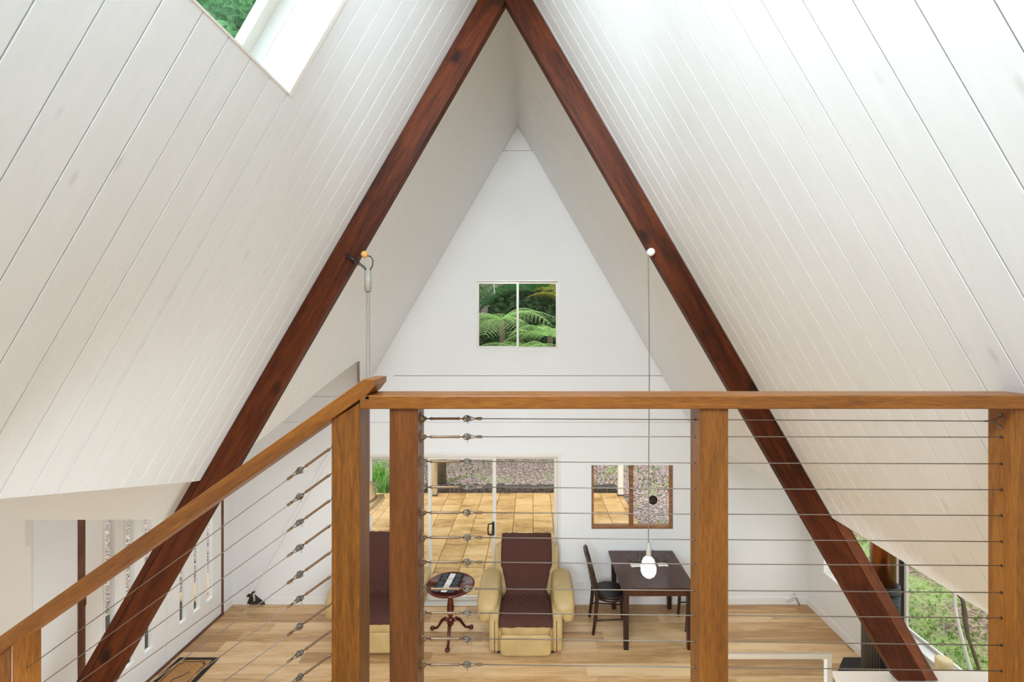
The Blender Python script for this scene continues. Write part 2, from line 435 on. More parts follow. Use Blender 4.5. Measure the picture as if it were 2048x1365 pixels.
def quilt():
    m, n, b = newmat('quilted_throw'); L = n.links
    tc = n.nodes.new('ShaderNodeTexCoord')
    mp = n.nodes.new('ShaderNodeMapping'); mp.inputs['Rotation'].default_value = (0, 0, PI/4); mp.inputs['Scale'].default_value = (18, 18, 18)
    L.new(tc.outputs['UV'], mp.inputs['Vector'])
    ck = n.nodes.new('ShaderNodeSeparateXYZ'); L.new(mp.outputs[0], ck.inputs[0])
    outs = []
    for k in (0, 1):
        fr = n.nodes.new('ShaderNodeMath'); fr.operation = 'PINGPONG'; fr.inputs[1].default_value = .5; L.new(ck.outputs[k], fr.inputs[0])
        outs.append(fr)
    mn = n.nodes.new('ShaderNodeMath'); mn.operation = 'MINIMUM'; L.new(outs[0].outputs[0], mn.inputs[0]); L.new(outs[1].outputs[0], mn.inputs[1])
    bp = n.nodes.new('ShaderNodeBump'); bp.inputs['Strength'].default_value = .9; bp.inputs['Distance'].default_value = .012
    L.new(mn.outputs[0], bp.inputs['Height']); L.new(bp.outputs[0], b.inputs['Normal'])
    b.inputs['Base Color'].default_value = lin((82, 50, 42)); b.inputs['Roughness'].default_value = .85; b.inputs['Specular IOR Level'].default_value = .2
    return m
M['quilt'] = quilt()

def perf():
    m, n, b = newmat('perforated_black_metal'); L = n.links
    tc = n.nodes.new('ShaderNodeTexCoord'); vo = n.nodes.new('ShaderNodeTexVoronoi'); vo.voronoi_dimensions = '2D'; vo.inputs['Scale'].default_value = 44; vo.inputs['Randomness'].default_value = 0
    sp_ = n.nodes.new('ShaderNodeSeparateXYZ'); L.new(tc.outputs['Object'], sp_.inputs[0])
    at_ = n.nodes.new('ShaderNodeMath'); at_.operation = 'ARCTAN2'; L.new(sp_.outputs[1], at_.inputs[0]); L.new(sp_.outputs[0], at_.inputs[1])
    ml_ = n.nodes.new('ShaderNodeMath'); ml_.operation = 'MULTIPLY'; ml_.inputs[1].default_value = .155; L.new(at_.outputs[0], ml_.inputs[0])
    cb_ = n.nodes.new('ShaderNodeCombineXYZ'); L.new(ml_.outputs[0], cb_.inputs[0]); L.new(sp_.outputs[2], cb_.inputs[1]); L.new(cb_.outputs[0], vo.inputs['Vector'])
    r = n.nodes.new('ShaderNodeValToRGB'); r.color_ramp.elements[0].position = .3; r.color_ramp.elements[0].color = lin((104, 95, 85)); r.color_ramp.elements[1].position = .38; r.color_ramp.elements[1].color = lin((30, 30, 32))
    L.new(vo.outputs['Distance'], r.inputs[0]); L.new(r.outputs[0], b.inputs['Base Color']); b.inputs['Roughness'].default_value = .5
    return m
M['perf'] = perf()
def emis(name, c, s):
    m, n, b = newmat(name); b.inputs['Base Color'].default_value = (1, 1, 1, 1)
    b.inputs['Emission Color'].default_value = lin(c); b.inputs['Emission Strength'].default_value = s
    return m
M['glow'] = emis('lamp_glow', (255, 214, 160), 14)

# ================================================================== ROOM SHELL
DW = 6.6                      # depth of the far gable wall
RX, RZ = -0.209, H + 2.93     # ridge
S60, C60 = math.sin(math.radians(60)), .5
TH = math.tan(math.radians(30))
YN = -2.6                     # rear wall

def s_of_z(z): return (RZ - (H + z)) / S60        # z relative to the eye
def rmat(side, d, s=0.0):
    "frame of the sloping ceiling: x down the slope, y depth, z outward"
    xd = Vector((side*C60, 0, -S60)); zd = Vector((side*S60, 0, C60)); yd = Vector((0, 1, 0))
    p = Vector((RX, d, RZ)) + xd * s
    return Matrix(((xd.x, yd.x, zd.x, p.x), (xd.y, yd.y, zd.y, p.y), (xd.z, yd.z, zd.z, p.z), (0, 0, 0, 1)))

cutL = [(YN, -.20), (.9, -.416), (3.64, -1.14), (4.35, -.91), (4.95, -.585), (5.66, -.30), (DW, -.885)]
def zcut(d):
    for (a, za), (b, zb) in zip(cutL, cutL[1:]):
        if a <= d <= b: return za + (zb - za) * (d - a) / (b - a)
    return cutL[-1][1]
SKY_D0, SKY_D1 = 1.294, 2.335
SKY_S1, SKY_S0 = s_of_z(1.195), s_of_z(2.25)

def slope(side, phase):
    step = .147
    back = bmesh.new()
    ceil = sempty('ceiling')
    ds = [phase + step*k for k in range(-40, 80)]
    ds = [d for d in ds if YN < d < DW]
    edges = [YN] + ds + [DW]
    for a, b in zip(edges, edges[1:]):
        if b - a < .01: continue
        subs = [(a, b)]
        segs = []
        for (p, q) in subs:
            sb = (s_of_z(zcut(p)), s_of_z(zcut(q))) if side < 0 else (s_of_z(-1.414),)*2
            if side < 0 and p < SKY_D1 - .01 and q > SKY_D0 + .01:
                if p + .004 < SKY_D1 < q - .004 or p + .004 < SKY_D0 < q - .004:
                    m_ = SKY_D1 if p < SKY_D1 < q else SKY_D0
                    inner = (p, m_) if m_ == SKY_D1 else (m_, q)
                    outer = (m_, q) if m_ == SKY_D1 else (p, m_)
                    segs += [(outer[0], outer[1], 0, sb), (inner[0], inner[1], 0, (SKY_S0,)*2), (inner[0], inner[1], SKY_S1, sb)]
                else:
                    segs += [(p, q, 0, (SKY_S0,)*2), (p, q, SKY_S1, sb)]
            else:
                segs.append((p, q, 0.0, sb))
        g = .0015; ch = .0022
        for (p, q, s0, sb) in segs:
            w_ = q - p
            if s0 > 0 or side < 0 and sb[0] != SKY_S0: sb = (s_of_z(zcut(p)), s_of_z(zcut(q)))
            # backing
            v = []
            for n_ in (.012, .05):
                for (yy, ss) in ((p, s0), (q, s0), (q, sb[1]), (p, sb[0])):
                    v.append(back.verts.new(rmat(side, 0) @ Vector((ss, yy, n_))))
            for f in ((0,1,2,3),(7,6,5,4),(0,4,5,1),(1,5,6,2),(2,6,7,3),(3,7,4,0)): back.faces.new([v[i] for i in f])
            # board with chamfered edges
            bm = bmesh.new()
            dz = random.uniform(-.0006, .0)
            prof = [(g, .012), (g, ch+dz), (g+ch, dz), (w_-g-ch, dz), (w_-g, ch+dz), (w_-g, .012)]
            ra = [bm.verts.new((0, y_, n_)) for y_, n_ in prof]
            rb = [bm.verts.new((sb[0]-s0 + (sb[1]-sb[0])*y_/w_, y_, n_)) for y_, n_ in prof]
            bm.faces.new(ra); bm.faces.new(rb[::-1])
            for i in range(6): bm.faces.new((ra[i], rb[i], rb[(i+1) % 6], ra[(i+1) % 6]))
            obj('board', bm, M['board'], ceil, mat=rmat(side, p, s0))
    o = obj('roof_backing', back, M['back'], ceil, keep=True)
    return ceil
slope(-1, 1.147 - .0)
slope(1, 1.067)
# ridge joint: dark caulk line
# ---- far gable wall
up_win = (P(950, 0, DW).x, P(1119, 0, DW).x, P(0, 701, DW).z, P(0, 560, DW).z)
sl_door = (P(728, 0, DW).x, P(1121, 0, DW).x, 0.02, P(0, 909, DW).z)
lo_win = (P(1183, 0, DW).x, P(1346, 0, DW).x, P(0, 1059, DW).z, P(0, 926, DW).z)
ZJ = H - .59
bm = bmesh.new()
wallgrid(bm, -4.35, 4.02, -.05, ZJ - .012, [sl_door, lo_win], DW + .012, DW + .16)
wall_back = struct('wall_back', bm, M['wall'])
def clip_roof(bm, off=.03):
    for side in (-1, 1):
        nrm = Vector((side*S60, 0, C60))
        bmesh.ops.bisect_plane(bm, geom=bm.verts[:]+bm.edges[:]+bm.faces[:], plane_co=Vector((RX, 0, RZ)) + nrm*off, plane_no=nrm, clear_outer=True)
bm = bmesh.new()
wallgrid(bm, -4.35, 4.02, ZJ - .012, RZ + .1, [up_win], DW + .012, DW + .16)
bmesh.ops.bisect_plane(bm, geom=bm.verts[:]+bm.edges[:]+bm.faces[:], plane_co=Vector((1.9, 0, 0)), plane_no=Vector((1, 0, 0)), clear_outer=False)
clip_roof(bm, .6)
o = obj('gable', bm, M['gap'], wall_back, keep=True)
# gable lining panels with shadow joints
bm = bmesh.new(); wallgrid(bm, -2.6, 2.6, ZJ + .004, P(0, 302, DW).z, [up_win], DW, DW + .014); clip_roof(bm, .008)
obj('lining_panel', bm, M['wall'], wall_back, keep=True)
bm = bmesh.new(); box(bm, -2.6, 2.6, DW, DW + .014, P(0, 302, DW).z + .006, RZ); clip_roof(bm, -.002)
obj('lining_panel', bm, M['wall'], wall_back, keep=True)
ZK = P(0, 794, DW).z
bm = bmesh.new(); box(bm, -2.3, 4.0, DW - .004, DW + .014, P(0, 845, DW).z + .003, ZJ - .003); box(bm, -4.3, -2.3, DW - .004, DW + .014, P(0, 845, DW).z + .003, ZK)
# keep it out of the opening of the right slope
obj('lining_panel', bm, M['wall'], wall_back, keep=True)
bm = bmesh.new(); box(bm, -4.3, -1.95, DW + .0016, DW + .015, ZK + .004, H - .1)
obj('lining_panel', bm, M['wall'], wall_back, keep=True)
bm = bmesh.new(); wallgrid(bm, -4.3, 4.0, 0, P(0, 845, DW).z - .003, [sl_door, lo_win], DW, DW + .014)
obj('lining_panel', bm, M['wall'], wall_back, keep=True)
# ---- left wall with the pair of slotted doors
XL = -4.21
D2a, D2b, D2m = 4.42, 6.37, 5.41
DOORTOP = 2.32
bm = bmesh.new(); wallgrid(bm, 3.96, DW + .1, 0, 3.6, [(D2a - .07, D2b + .03, -.01, DOORTOP)], XL - .14, XL, 'x')
wl = struct('wall_left', bm, M['wall'])
bm = B(-5.6, XL - .002, 3.945, 3.958, 0, 2.03); struct('wall_hall', bm, M['cream'])
bm = B(-5.6, XL - .002, 3.90, 3.958, 2.03, 2.42); struct('trim_1', bm, M['cream'])
bm = B(-5.75, -5.6, YN, 4.15, 0, 3.3); struct('wall_hall.001', bm, M['cream'])
# bulkhead facing the viewer on the left, behind the rafter
bm = bmesh.new()
zb = P(0, 1047, 3.62).z
def xroofL(z): return RX - (RZ - z) * TH
prism(bm, [(-5.6, zb), (xroofL(zb) + .0, zb), (xroofL(zb+.33), zb + .33), (xroofL(3.25)-.02, 3.25), (-5.6, 3.25)], 3.685, 3.76)
struct('wall_bulkhead', bm, M['cream'])
# dormer ceilings (hidden above the cut edges, they close the shell)
struct('ceiling_dormer', B(-5.75, xroofL(H-.2)-.0, 3.7, DW + .15, 3.66, 3.72), M['wall'])
struct('ceiling_dormer.001', B(-5.75, xroofL(3.3)-.02, YN, 3.7, 3.28, 3.33), M['wall'])
# ---- right bay
XR = 3.86
XE = RX + (RZ - (H - 1.414)) * TH
wr3 = (3.15, 6.24, H - 3.156, 2.36)
bm = bmesh.new(); wallgrid(bm, YN, DW + .1, 0, 2.6, [wr3], XR, XR + .14, 'x')
struct('wall_right', bm, M['wall'])
struct('ceiling_bay', B(XE + .035, XR + .14, YN, DW + .1, H - 1.40, H - 1.36), M['wall'])
# ---- floor
floor = struct('floor', B(-5.75, XR + .14, YN, DW + .012, -.06, -.012), M['gap'])
row = 0; y1 = 6.571
rows = [(6.571, DW)]
while y1 > 2.2:
    rows.append((y1 - .193, y1)); y1 -= .193
for (a, b) in rows:
    x = -4.21 + .02 - random.uniform(0, 1.3); 
    while x < XR:
        ln = 1.52
        x0 = max(x, XL); x1 = min(x + ln, XR)
        if x1 - x0 > .03:
            obj('plank', B(x0 + .0008, x1 - .0008, a + .0008, b - .0008, -.012, random.uniform(-.0006, 0)), M['floor'], floor)
        x += ln
far = bmesh.new()
for k in range(24):
    yb = y1 - .193*k
    if yb < YN: break
    xo = -random.uniform(0, 1.4)
    for j in range(8):
        x0 = max(-5.6, -5.6 + xo + 1.52*j); x1 = min(-5.6 + xo + 1.52*(j+1), XR)
        if x1 - x0 > .05: box(far, x0 + .001, x1 - .001, max(YN, yb - .192), yb, -.012, 0)
for (a, b) in rows:
    if b < 4.05: box(far, -5.6, XL - .001, a + .001, b - .001, -.012, 0)
o = obj('planks', far, M['floor'], floor, keep=True); o['kind'] = 'stuff'
# ---- rear wall with glazing, loft floor, exterior of the loft edge
bm = bmesh.new(); wallgrid(bm, -5.75, 4.0, 0, RZ + .1, [], YN - .12, YN)
clip_roof(bm, .9)
struct('wall_rear', bm, M['wall'])
loft = struct('floor_loft', B(-.66, XE - .02, YN, 1.60, H - 1.42, H - 1.222), M['wall'])
lb = bmesh.new()
for k in range(14):
    box(lb, -.66, XE - .1, 1.60 - .147*(k+1) + .001, 1.60 - .147*k - .001, H - 1.221, H - 1.205)
o = obj('planks', lb, M['floor'], loft, keep=True); o['kind'] = 'stuff'

# ---- skirting boards
def skirt(name, x0, x1, y0, y1):
    return struct(name, B(x0, x1, y0, y1, 0.0, .105), M['trim'], bevel=.004)
skirt('baseboard_back', P(545, 0, DW).x, sl_door[0] - .02, DW - .014, DW)
skirt('baseboard_back.001', sl_door[1] + .02, XR, DW - .014, DW)
skirt('baseboard_back.002', XL, P(500, 0, DW).x, DW - .014, DW)
skirt('baseboard_right', XR - .014, XR, YN, DW - .014)
skirt('baseboard_left', XL, XL + .014, D2b + .05, DW - .014)

# ================================================================== WINDOWS AND DOORS
def frame4(bm, x0, x1, y0, y1, z0, z1, t, tb=None):
    tb = tb or t
    box(bm, x0, x0 + t, y0, y1, z0, z1); box(bm, x1 - t, x1, y0, y1, z0, z1)
    box(bm, x0 + t, x1 - t, y0, y1, z1 - t, z1); box(bm, x0 + t, x1 - t, y0, y1, z0, z0 + tb)
    return bm
# window_1: small slider in the gable
x0, x1, z0, z1 = up_win
w1 = struct('window_1', frame4(bmesh.new(), x0, x1, DW - .006, DW + .10, z0, z1, .022), M['trim'])
xm = P(1034.5, 0, DW).x
f = obj('sash', frame4(bmesh.new(), x0 + .022, xm + .02, DW + .03, DW + .05, z0 + .022, z1 - .022, .030, .036), M['alu'], w1, keep=True)
f2 = obj('sash', frame4(bmesh.new(), xm - .012, x1 - .022, DW + .055, DW + .075, z0 + .022, z1 - .022, .026), M['alu'], w1, keep=True)
obj('pane', B(x0 + .03, xm, DW + .038, DW + .042, z0 + .03, z1 - .03), M['glass'], f, keep=True)
obj('pane', B(xm, x1 - .03, DW + .063, DW + .067, z0 + .03, z1 - .03), M['glass'], f2, keep=True)
obj('surround', frame4(bmesh.new(), x0 - .028, x1 + .028, DW - .008, DW + .01, z0 - .03, z1 + .02, .026), M['wall'], w1, keep=True)
# window_2: brown timber window above the dining table
x0, x1, z0, z1 = lo_win
w2 = struct('window_2', frame4(bmesh.new(), x0, x1, DW + .01, DW + .09, z0, z1, .034, .042), M['winwood'], bevel=.003)
xm = P(1263.5, 0, DW).x
obj('mullion', B(xm - .026, xm + .026, DW + .012, DW + .085, z0 + .042, z1 - .034), M['winwood'], w2, bevel=.003)
obj('pane', B(x0 + .03, xm - .02, DW + .05, DW + .054, z0 + .04, z1 - .03), M['glass'], w2, keep=True)
obj('pane', B(xm + .02, x1 - .03, DW + .05, DW + .054, z0 + .04, z1 - .03), M['glass'], w2, keep=True)
obj('latch', B(xm - .004, xm + .012, DW - .004, DW + .013, P(0, 1016, DW).z - .03, P(0, 1016, DW).z + .03), M['brass'], w2, bevel=.003)
obj('surround', frame4(bmesh.new(), x0 - .045, x1 + .045, DW - .006, DW + .0, z0 - .045, z1 + .006, .040), M['wall'], w2, keep=True)
# door_1: three panel aluminium slider
x0, x1, z0, z1 = sl_door
d1 = struct('door_1', frame4(bmesh.new(), x0, x1, DW - .012, DW + .12, 0.0, z1 + .004, .040, .035), M['alu'], bevel=.002)
obj('head_trim', B(x0 - .05, x1 + .05, DW - .016, DW + .005, z1 + .004, z1 + .03), M['trim'], d1, keep=True)
st = [(x0 + .04, P(862, 0, DW).x, DW + .07), (P(855, 0, DW).x, P(992, 0, DW).x, DW + .035), (P(984, 0, DW).x, x1 - .04, DW + .07)]
for i, (a, b, yy) in enumerate(st):
    f = obj('door_panel', frame4(bmesh.new(), a, b, yy - .014, yy + .014, .04, z1 - .034, .048, .06), M['alu'], d1, bevel=.002)
    obj('pane', B(a + .04, b - .04, yy - .002, yy + .002, .09, z1 - .07), M['glass'], f, keep=True)
    if i == 1:
        hb = bmesh.new(); hx = P(984.5, 0, DW).x; hz0 = P(0, 1071, DW).z; hz1 = P(0, 1045, DW).z
        box(hb, hx - .002, hx + .030, DW - .012, DW + .022, hz0, hz1)
        tube(hb, [(hx, DW - .02, hz0 + .012), (hx - .05, DW - .03, hz0 + .018), (hx - .058, DW - .03, (hz0+hz1)/2), (hx - .05, DW - .03, hz1 - .018), (hx, DW - .02, hz1 - .012)], .010, 8)
        tag(obj('handle', hb, M['black'], f, keep=True), 'black D-shaped pull handle')
obj('sill_track', B(x0, x1, DW - .05, DW - .012, 0, .018), M['alu'], d1, bevel=.003)
# doors in the left wall: two white leaves, three tall glazed slots each
def leaf(n, y0, y1, near_hinge):
    holes = []
    c = (y0 + y1) / 2
    slots = [(c + k*.235 - .052, c + k*.235 + .052, .33, 1.99) for k in (-1, 0, 1)]
    bm = bmesh.new(); wallgrid(bm, y0 + .004, y1 - .004, .012, DOORTOP - .05, slots, XL - .045, XL - .005, 'x')
    o = struct('door_%d' % n, bm, M['trim'])
    for s in slots:
        fb = bmesh.new()
        wallgrid(fb, s[0] - .012, s[1] + .012, s[2] - .012, s[3] + .012, [(s[0], s[1], s[2], s[3])], XL - .005, XL + .004, 'x')
        f = obj('slot_bead', fb, M['trim'], o, keep=True)
        obj('pane', B(XL - .028, XL - .024, s[0], s[1], s[2], s[3]), M['glass'], f, keep=True)
    if near_hinge:
        for zz in (.45, 1.25, 2.1):
            obj('hinge', tube(bmesh.new(), [(XL + .008, y0 - .004, zz), (XL + .008, y0 - .004, zz + .1)], .008, 8), M['doorframe'], o)
    return o
leaf(2, D2a, D2m, True); leaf(3, D2m, D2b, False)
bm = bmesh.new(); box(bm, XL - .14, XL + .006, D2a - .07, D2a, 0, DOORTOP); box(bm, XL - .14, XL + .006, D2b, D2b + .03, 0, DOORTOP)
box(bm, XL - .14, XL + .006, D2a, D2b, DOORTOP - .05, DOORTOP)
struct('trim_2', bm, M['doorframe'])
struct('trim_3', B(XL - .14, XL + .03, D2a, D2b, 0, .011), M['doorframe'])
# window_3: the big glazing of the right wall
y0, y1, z0, z1 = wr3
XG = XR + .125
w3 = sempty('window_3')
obj('sill_board', B(XR - .012, XR + .14, y0, y1, z0 - .02, z0 + .002), M['trim'], w3)
def framex(bm, x0, x1, y0, y1, z0, z1, t):
    box(bm, x0, x1, y0, y0 + t, z0, z1); box(bm, x0, x1, y1 - t, y1, z0, z1)
    box(bm, x0, x1, y0 + t, y1 - t, z0, z0 + t); box(bm, x0, x1, y0 + t, y1 - t, z1 - t, z1); return bm
f = obj('sash', framex(bmesh.new(), XG - .02, XG + .015, 5.085, y1, z0 + .002, z1, .04), M['cream'], w3)
obj('pane', B(XG - .003, XG + .002, 5.12, y1 - .04, z0 + .04, z1 - .04), M['glass'], f)
f = obj('sash', framex(bmesh.new(), XG - .01, XG + .015, y0, 5.03, z0 + .002, z1, .03), M['alu'], w3)
obj('pane', B(XG - .003, XG + .002, y0 + .03, 5.0, z0 + .03, z1 - .03), M['glass'], f)
obj('jamb', B(XR, XG - .02, y1 - .012, y1, z0, z1), M['trim'], w3)
obj('mullion', B(XG - .022, XG + .03, 5.03, 5.085, z0, z1), M['blackmetal'], w3)
# window_4: skylight box in the left slope
w4 = sempty('window_4')
DP = .27
def rbox(name, d0, d1, s0, s1, n0, n1, m, parent, bevel=0):
    bm = bmesh.new(); box(bm, 0, s1 - s0, 0, d1 - d0, n0, n1)
    return obj(name, bm, m, parent, mat=rmat(-1, d0, s0), bevel=bevel)
rbox('reveal', SKY_D1 - .004, SKY_D1 + .02, SKY_S0 - .02, SKY_S1 + .004, -.004, DP, M['trim'], w4)
rbox('reveal', SKY_D0 - .02, SKY_D0 + .004, SKY_S0 - .02, SKY_S1 + .004, -.004, DP, M['trim'], w4)
rbox('reveal', SKY_D0, SKY_D1 - .004, SKY_S1 - .003, SKY_S1 + .006, -.004, DP, M['trim'], w4)
rbox('reveal', SKY_D0, SKY_D1, SKY_S0 - .02, SKY_S0, -.004, DP, M['trim'], w4)
for k in (.085, .19):
    rbox('reveal_bead', SKY_D1 - .009, SKY_D1 - .004, SKY_S0, SKY_S1, k, k + .012, M['trim'], w4)
for (a, b, c_, d_) in ((SKY_D1 - .07, SKY_D1 - .01, SKY_S0, SKY_S1), (SKY_D0 + .01, SKY_D0 + .07, SKY_S0, SKY_S1), (SKY_D0 + .07, SKY_D1 - .07, SKY_S1 - .06, SKY_S1), (SKY_D0 + .07, SKY_D1 - .07, SKY_S0, SKY_S0 + .06)):
    rbox('sash', a, b, c_, d_, DP - .01, DP + .04, M['alu'], w4)
rbox('pane', SKY_D0 + .05, SKY_D1 - .05, SKY_S0 + .04, SKY_S1 - .04, DP + .015, DP + .02, M['skyglass'], w4)

# ================================================================== RAFTERS
def level_cut(bm, side, zw):
    Mi = rmat(side, 3.6425).inverted()
    bmesh.ops.bisect_plane(bm, geom=bm.verts[:]+bm.edges[:]+bm.faces[:], plane_co=Mi @ Vector((RX, 3.64, zw)), plane_no=Mi.to_3x3() @ Vector((0, 0, -1)), clear_outer=True)
    bmesh.ops.holes_fill(bm, edges=bm.edges)
def rafter(side, label, zend, zcutw):
    t = thing('rafter', label, 'beam', (RX, 3.64, RZ))
    L0 = s_of_z(zend)
    wdt = .19
    bm = bmesh.new()
    # local: x down slope, y depth, z outward (0 = ceiling face), beam hangs inside: z in [-wdt, 0]
    v = box(bm, 0, L0, -.0425, .0425, -wdt, -.003)
    zc = wdt*math.tan(math.radians(30))
    # level cuts at ridge and foot
    for q in v:
        if q.co.z < -.1:
            q.co.x += zc if q.co.x < .1 else -zc*0
    level_cut(bm, side, zcutw)
    Mi = rmat(side, 3.6425).inverted()
    bmesh.ops.bisect_plane(bm, geom=bm.verts[:]+bm.edges[:]+bm.faces[:], plane_co=Mi @ Vector((RX + side*.0008, 3.64, RZ)), plane_no=Mi.to_3x3() @ Vector((-side, 0, 0)), clear_outer=True)
    bmesh.ops.holes_fill(bm, edges=bm.edges)
    obj('timber', bm, M['rafter'], t, mat=rmat(side, 3.6425), bevel=.006)
    return t
rl = rafter(-1, 'dark stained sloping rafter down the left side of the room', -4.1, .002)
rr = rafter(1, 'dark stained sloping rafter down the right side, landing on the white counter', -3.0, H - 2.664)
# packing timbers fixed to the outer edge of the lower ends
bm = bmesh.new(); box(bm, s_of_z(-1.14), s_of_z(-3.70), -.040, .040, 0.0, .05); level_cut(bm, -1, .002)
tag(obj('packing_timber', bm, M['rafter'], rl, mat=rmat(-1, 3.6425), bevel=.006))
bm = bmesh.new(); prism(bm, [(s_of_z(-1.43), 0.0), (s_of_z(-1.43) + .02, .05), (s_of_z(-1.43) + .12, .082), (s_of_z(-3.0), .082), (s_of_z(-3.0), 0)], -.040, .040, 'y'); level_cut(bm, 1, H - 2.664)
bmesh.ops.recalc_face_normals(bm, faces=bm.faces)
tag(obj('packing_timber', bm, M['scab'], rr, mat=rmat(1, 3.6425), bevel=.006), 'lighter brown timber fixed along the outer edge')

# ================================================================== BALUSTRADES
DF, DB_, DC = 1.49, 1.582, 1.535
def px_y(y, d=DC): return H - (y - VY) * d / FPX
def px_x(x, d=DC): return (x - VX) * d / FPX
lo = thing('loft_balustrade', 'level hardwood balustrade with taut horizontal wire ropes along the loft edge', 'railing', (.8, 1.535, H - 1.205))
ztop = px_y(791.5, 1.48); zbot = px_y(819, 1.48)
bm = bmesh.new(); box(bm, px_x(719, 1.48), 2.2, 1.48, 1.594, zbot, ztop)
rail = obj('handrail', bm, M['rail'], lo, bevel=.004)
sl = bmesh.new(); lathe(sl, [(.0045, 1.4788), (.0045, 1.482)], (px_x(733, 1.48), 0, px_y(796, 1.48)), 12, 'y'); box(sl, px_x(733, 1.48), px_x(738, 1.48), 1.4788, 1.482, px_y(799, 1.48), px_y(793, 1.48))
tag(obj('slot_hole', sl, M['black'], rail), 'small black slot in the end of the rail')
PX = [(px_x(778.6, DF), px_x(835, DF)), (px_x(1399.7, DF), px_x(1457, DF)), (px_x(2031.5, DF), px_x(2031.5, DF) + .091)]
posts = []
for i, (a, b) in enumerate(PX):
    o = obj('post', B(a, b, DF, DB_, H - 1.205, zbot), M['railz2' if i == 0 else 'railz'], lo, bevel=.003)
    posts.append(o)
posts[0]['label'] = 'darker brown post carrying the turnbuckles'

# turnbuckle meshes, along +X from the post face
def tb_meshes():
    a = bmesh.new(); lathe(a, [(.0020, .014), (.0022, .030), (.0050, .0305), (.0050, .036), (.0042, .038), (.0040, .080), (.0042, .117), (.0050, .119), (.0050, .1245), (.0022, .125), (.0022, .140)], (0, 0, 0), 12, 'x')
    body = fin(a, 'turnbuckle', M['brass'])
    a = bmesh.new(); box(a, -.0015, .0015, -.008, .008, -.020, .020); tube(a, [(0, 0, .013), (.010, 0, .007), (.018, 0, .003)], .0026, 6); tube(a, [(0, 0, -.013), (.008, 0, -.009), (.014, 0, .002)], .0026, 6)
    lathe(a, [(.0045, -.005), (.0055, 0), (.0045, .005)], (.012, 0, -.002), 10, 'y')
    eye = fin(a, 'eye_plate', M['brass'])
    a = bmesh.new()
    for s in (-1, 1):
        tube(a, [(.137, s*.003, 0), (.142, s*.0055, .006), (.150, s*.006, .0085), (.158, s*.0055, .005), (.162, s*.004, 0)], .0018, 6)
        tube(a, [(.137, s*.003, 0), (.142, s*.0055, -.005), (.150, s*.006, -.0075), (.158, s*.0055, -.004), (.162, s*.004, 0)], .0018, 6)
    lathe(a, [(.0050, -.008), (.0058, -.004), (.0058, .004), (.0050, .008)], (.151, 0, 0), 12, 'y')
    tube(a, [(.151, -.004, -.009), (.154, -.004, -.014), (.150, -.004, -.018)], .0008, 5)
    sh = fin(a, 'shackle', M['steel'])
    a = bmesh.new()
    tube(a, [(.150, 0, .006), (.160, 0, .0065), (.172, 0, .003), (.182, 0, .001)], .0016, 6)
    tube(a, [(.150, 0, -.006), (.160, 0, -.0065), (.172, 0, -.003), (.182, 0, -.001)], .0016, 6)
    thim = fin(a, 'thimble', M['steel'])
    a = bmesh.new(); box(a, .181, .199, -.0030, .0030, -.0038, .0038)
    fer = fin(a, 'ferrule', M['brass'])
    return body, eye, sh, thim, fer
TB = tb_meshes()
def turnbuckle(parent, loc, ang, flip, roll=0):
    "ang: rotation about Y after optional flip to -X"
    o = bpy.data.objects.new('turnbuckle', TB[0]); COL.objects.link(o); o.parent = parent
    R = (Matrix.Rotation(ang, 4, 'Y') @ (Matrix.Rotation(PI, 4, 'Z') if flip else Matrix.Identity(4)) @ Matrix.Rotation(roll, 4, 'X'))
    o.matrix_local = Matrix.Translation(Vector(loc) - wloc(parent)) @ R
    for nm, me in zip(('eye_plate', 'shackle', 'thimble', 'ferrule'), TB[1:]):
        c = bpy.data.objects.new(nm, me); COL.objects.link(c); c.parent = o
    return o
left_y = [838.5, 874.8, 924, 975.4, 1026.5, 1076.4, 1125.6, 1179, 1227.4, 1279, 1330.6]
mid_y = [840, 874, 926.6, 978.4, 1029, 1080, 1129, 1181.9, 1231.8, 1284, 1335.4]
right_y = [843, 875, 928.4, 980.3, 1031.7, 1084, 1132, 1186, 1237, 1291.5, 1343]
xpost = PX[0][1]
for i in range(11):
    zl = px_y(left_y[i] - .5); zm = px_y(mid_y[i]); zr = px_y(right_y[i])
    turnbuckle(lo, (xpost + .001, DC, zl), 0, False, random.uniform(-.5, .5))
    xe = PX[2][0] - (.028 if i == 0 else -.01)
    tag(obj('cable', tube(bmesh.new(), [(xpost + .195, DC, zl), (PX[1][0] + .0, DC, zm), (PX[1][1], DC, (zm*3+px_y(mid_y[i]+.6))/4), (xe, DC, zr)], .00165, 6), M['cable'], lo))
# last post: wing fitting for the top wire
wf = bmesh.new(); zz = px_y(right_y[0]); xw = PX[2][0]
tube(wf, [(xw - .055, DC, zz), (xw - .03, DC, zz + .002), (xw - .010, DC, zz + .012), (xw + .0, DC, zz + .016)], .0026, 6)
tube(wf, [(xw - .055, DC, zz), (xw - .03, DC, zz - .002), (xw - .010, DC, zz - .010), (xw + .0, DC, zz - .016)], .0026, 6)
for s in (-1, 1): lathe(wf, [(.0045, -.006), (.005, 0)], (xw, DC, zz + s*.021), 10, 'x')
obj('wing_fitting', wf, M['steel'], lo)
# small blackened holes where ropes enter the posts
for i in range(11):
    for (xx, yl) in ((PX[1][0], mid_y[i]), (PX[2][0], right_y[i])):
        if i == 0 and xx > 1: continue
        obj('rope_hole', lathe(bmesh.new(), [(.0042, -.0012), (.0042, .0012)], (xx, DC, px_y(yl)), 10, 'x'), M['black'], posts[1 if xx < 1 else 2])

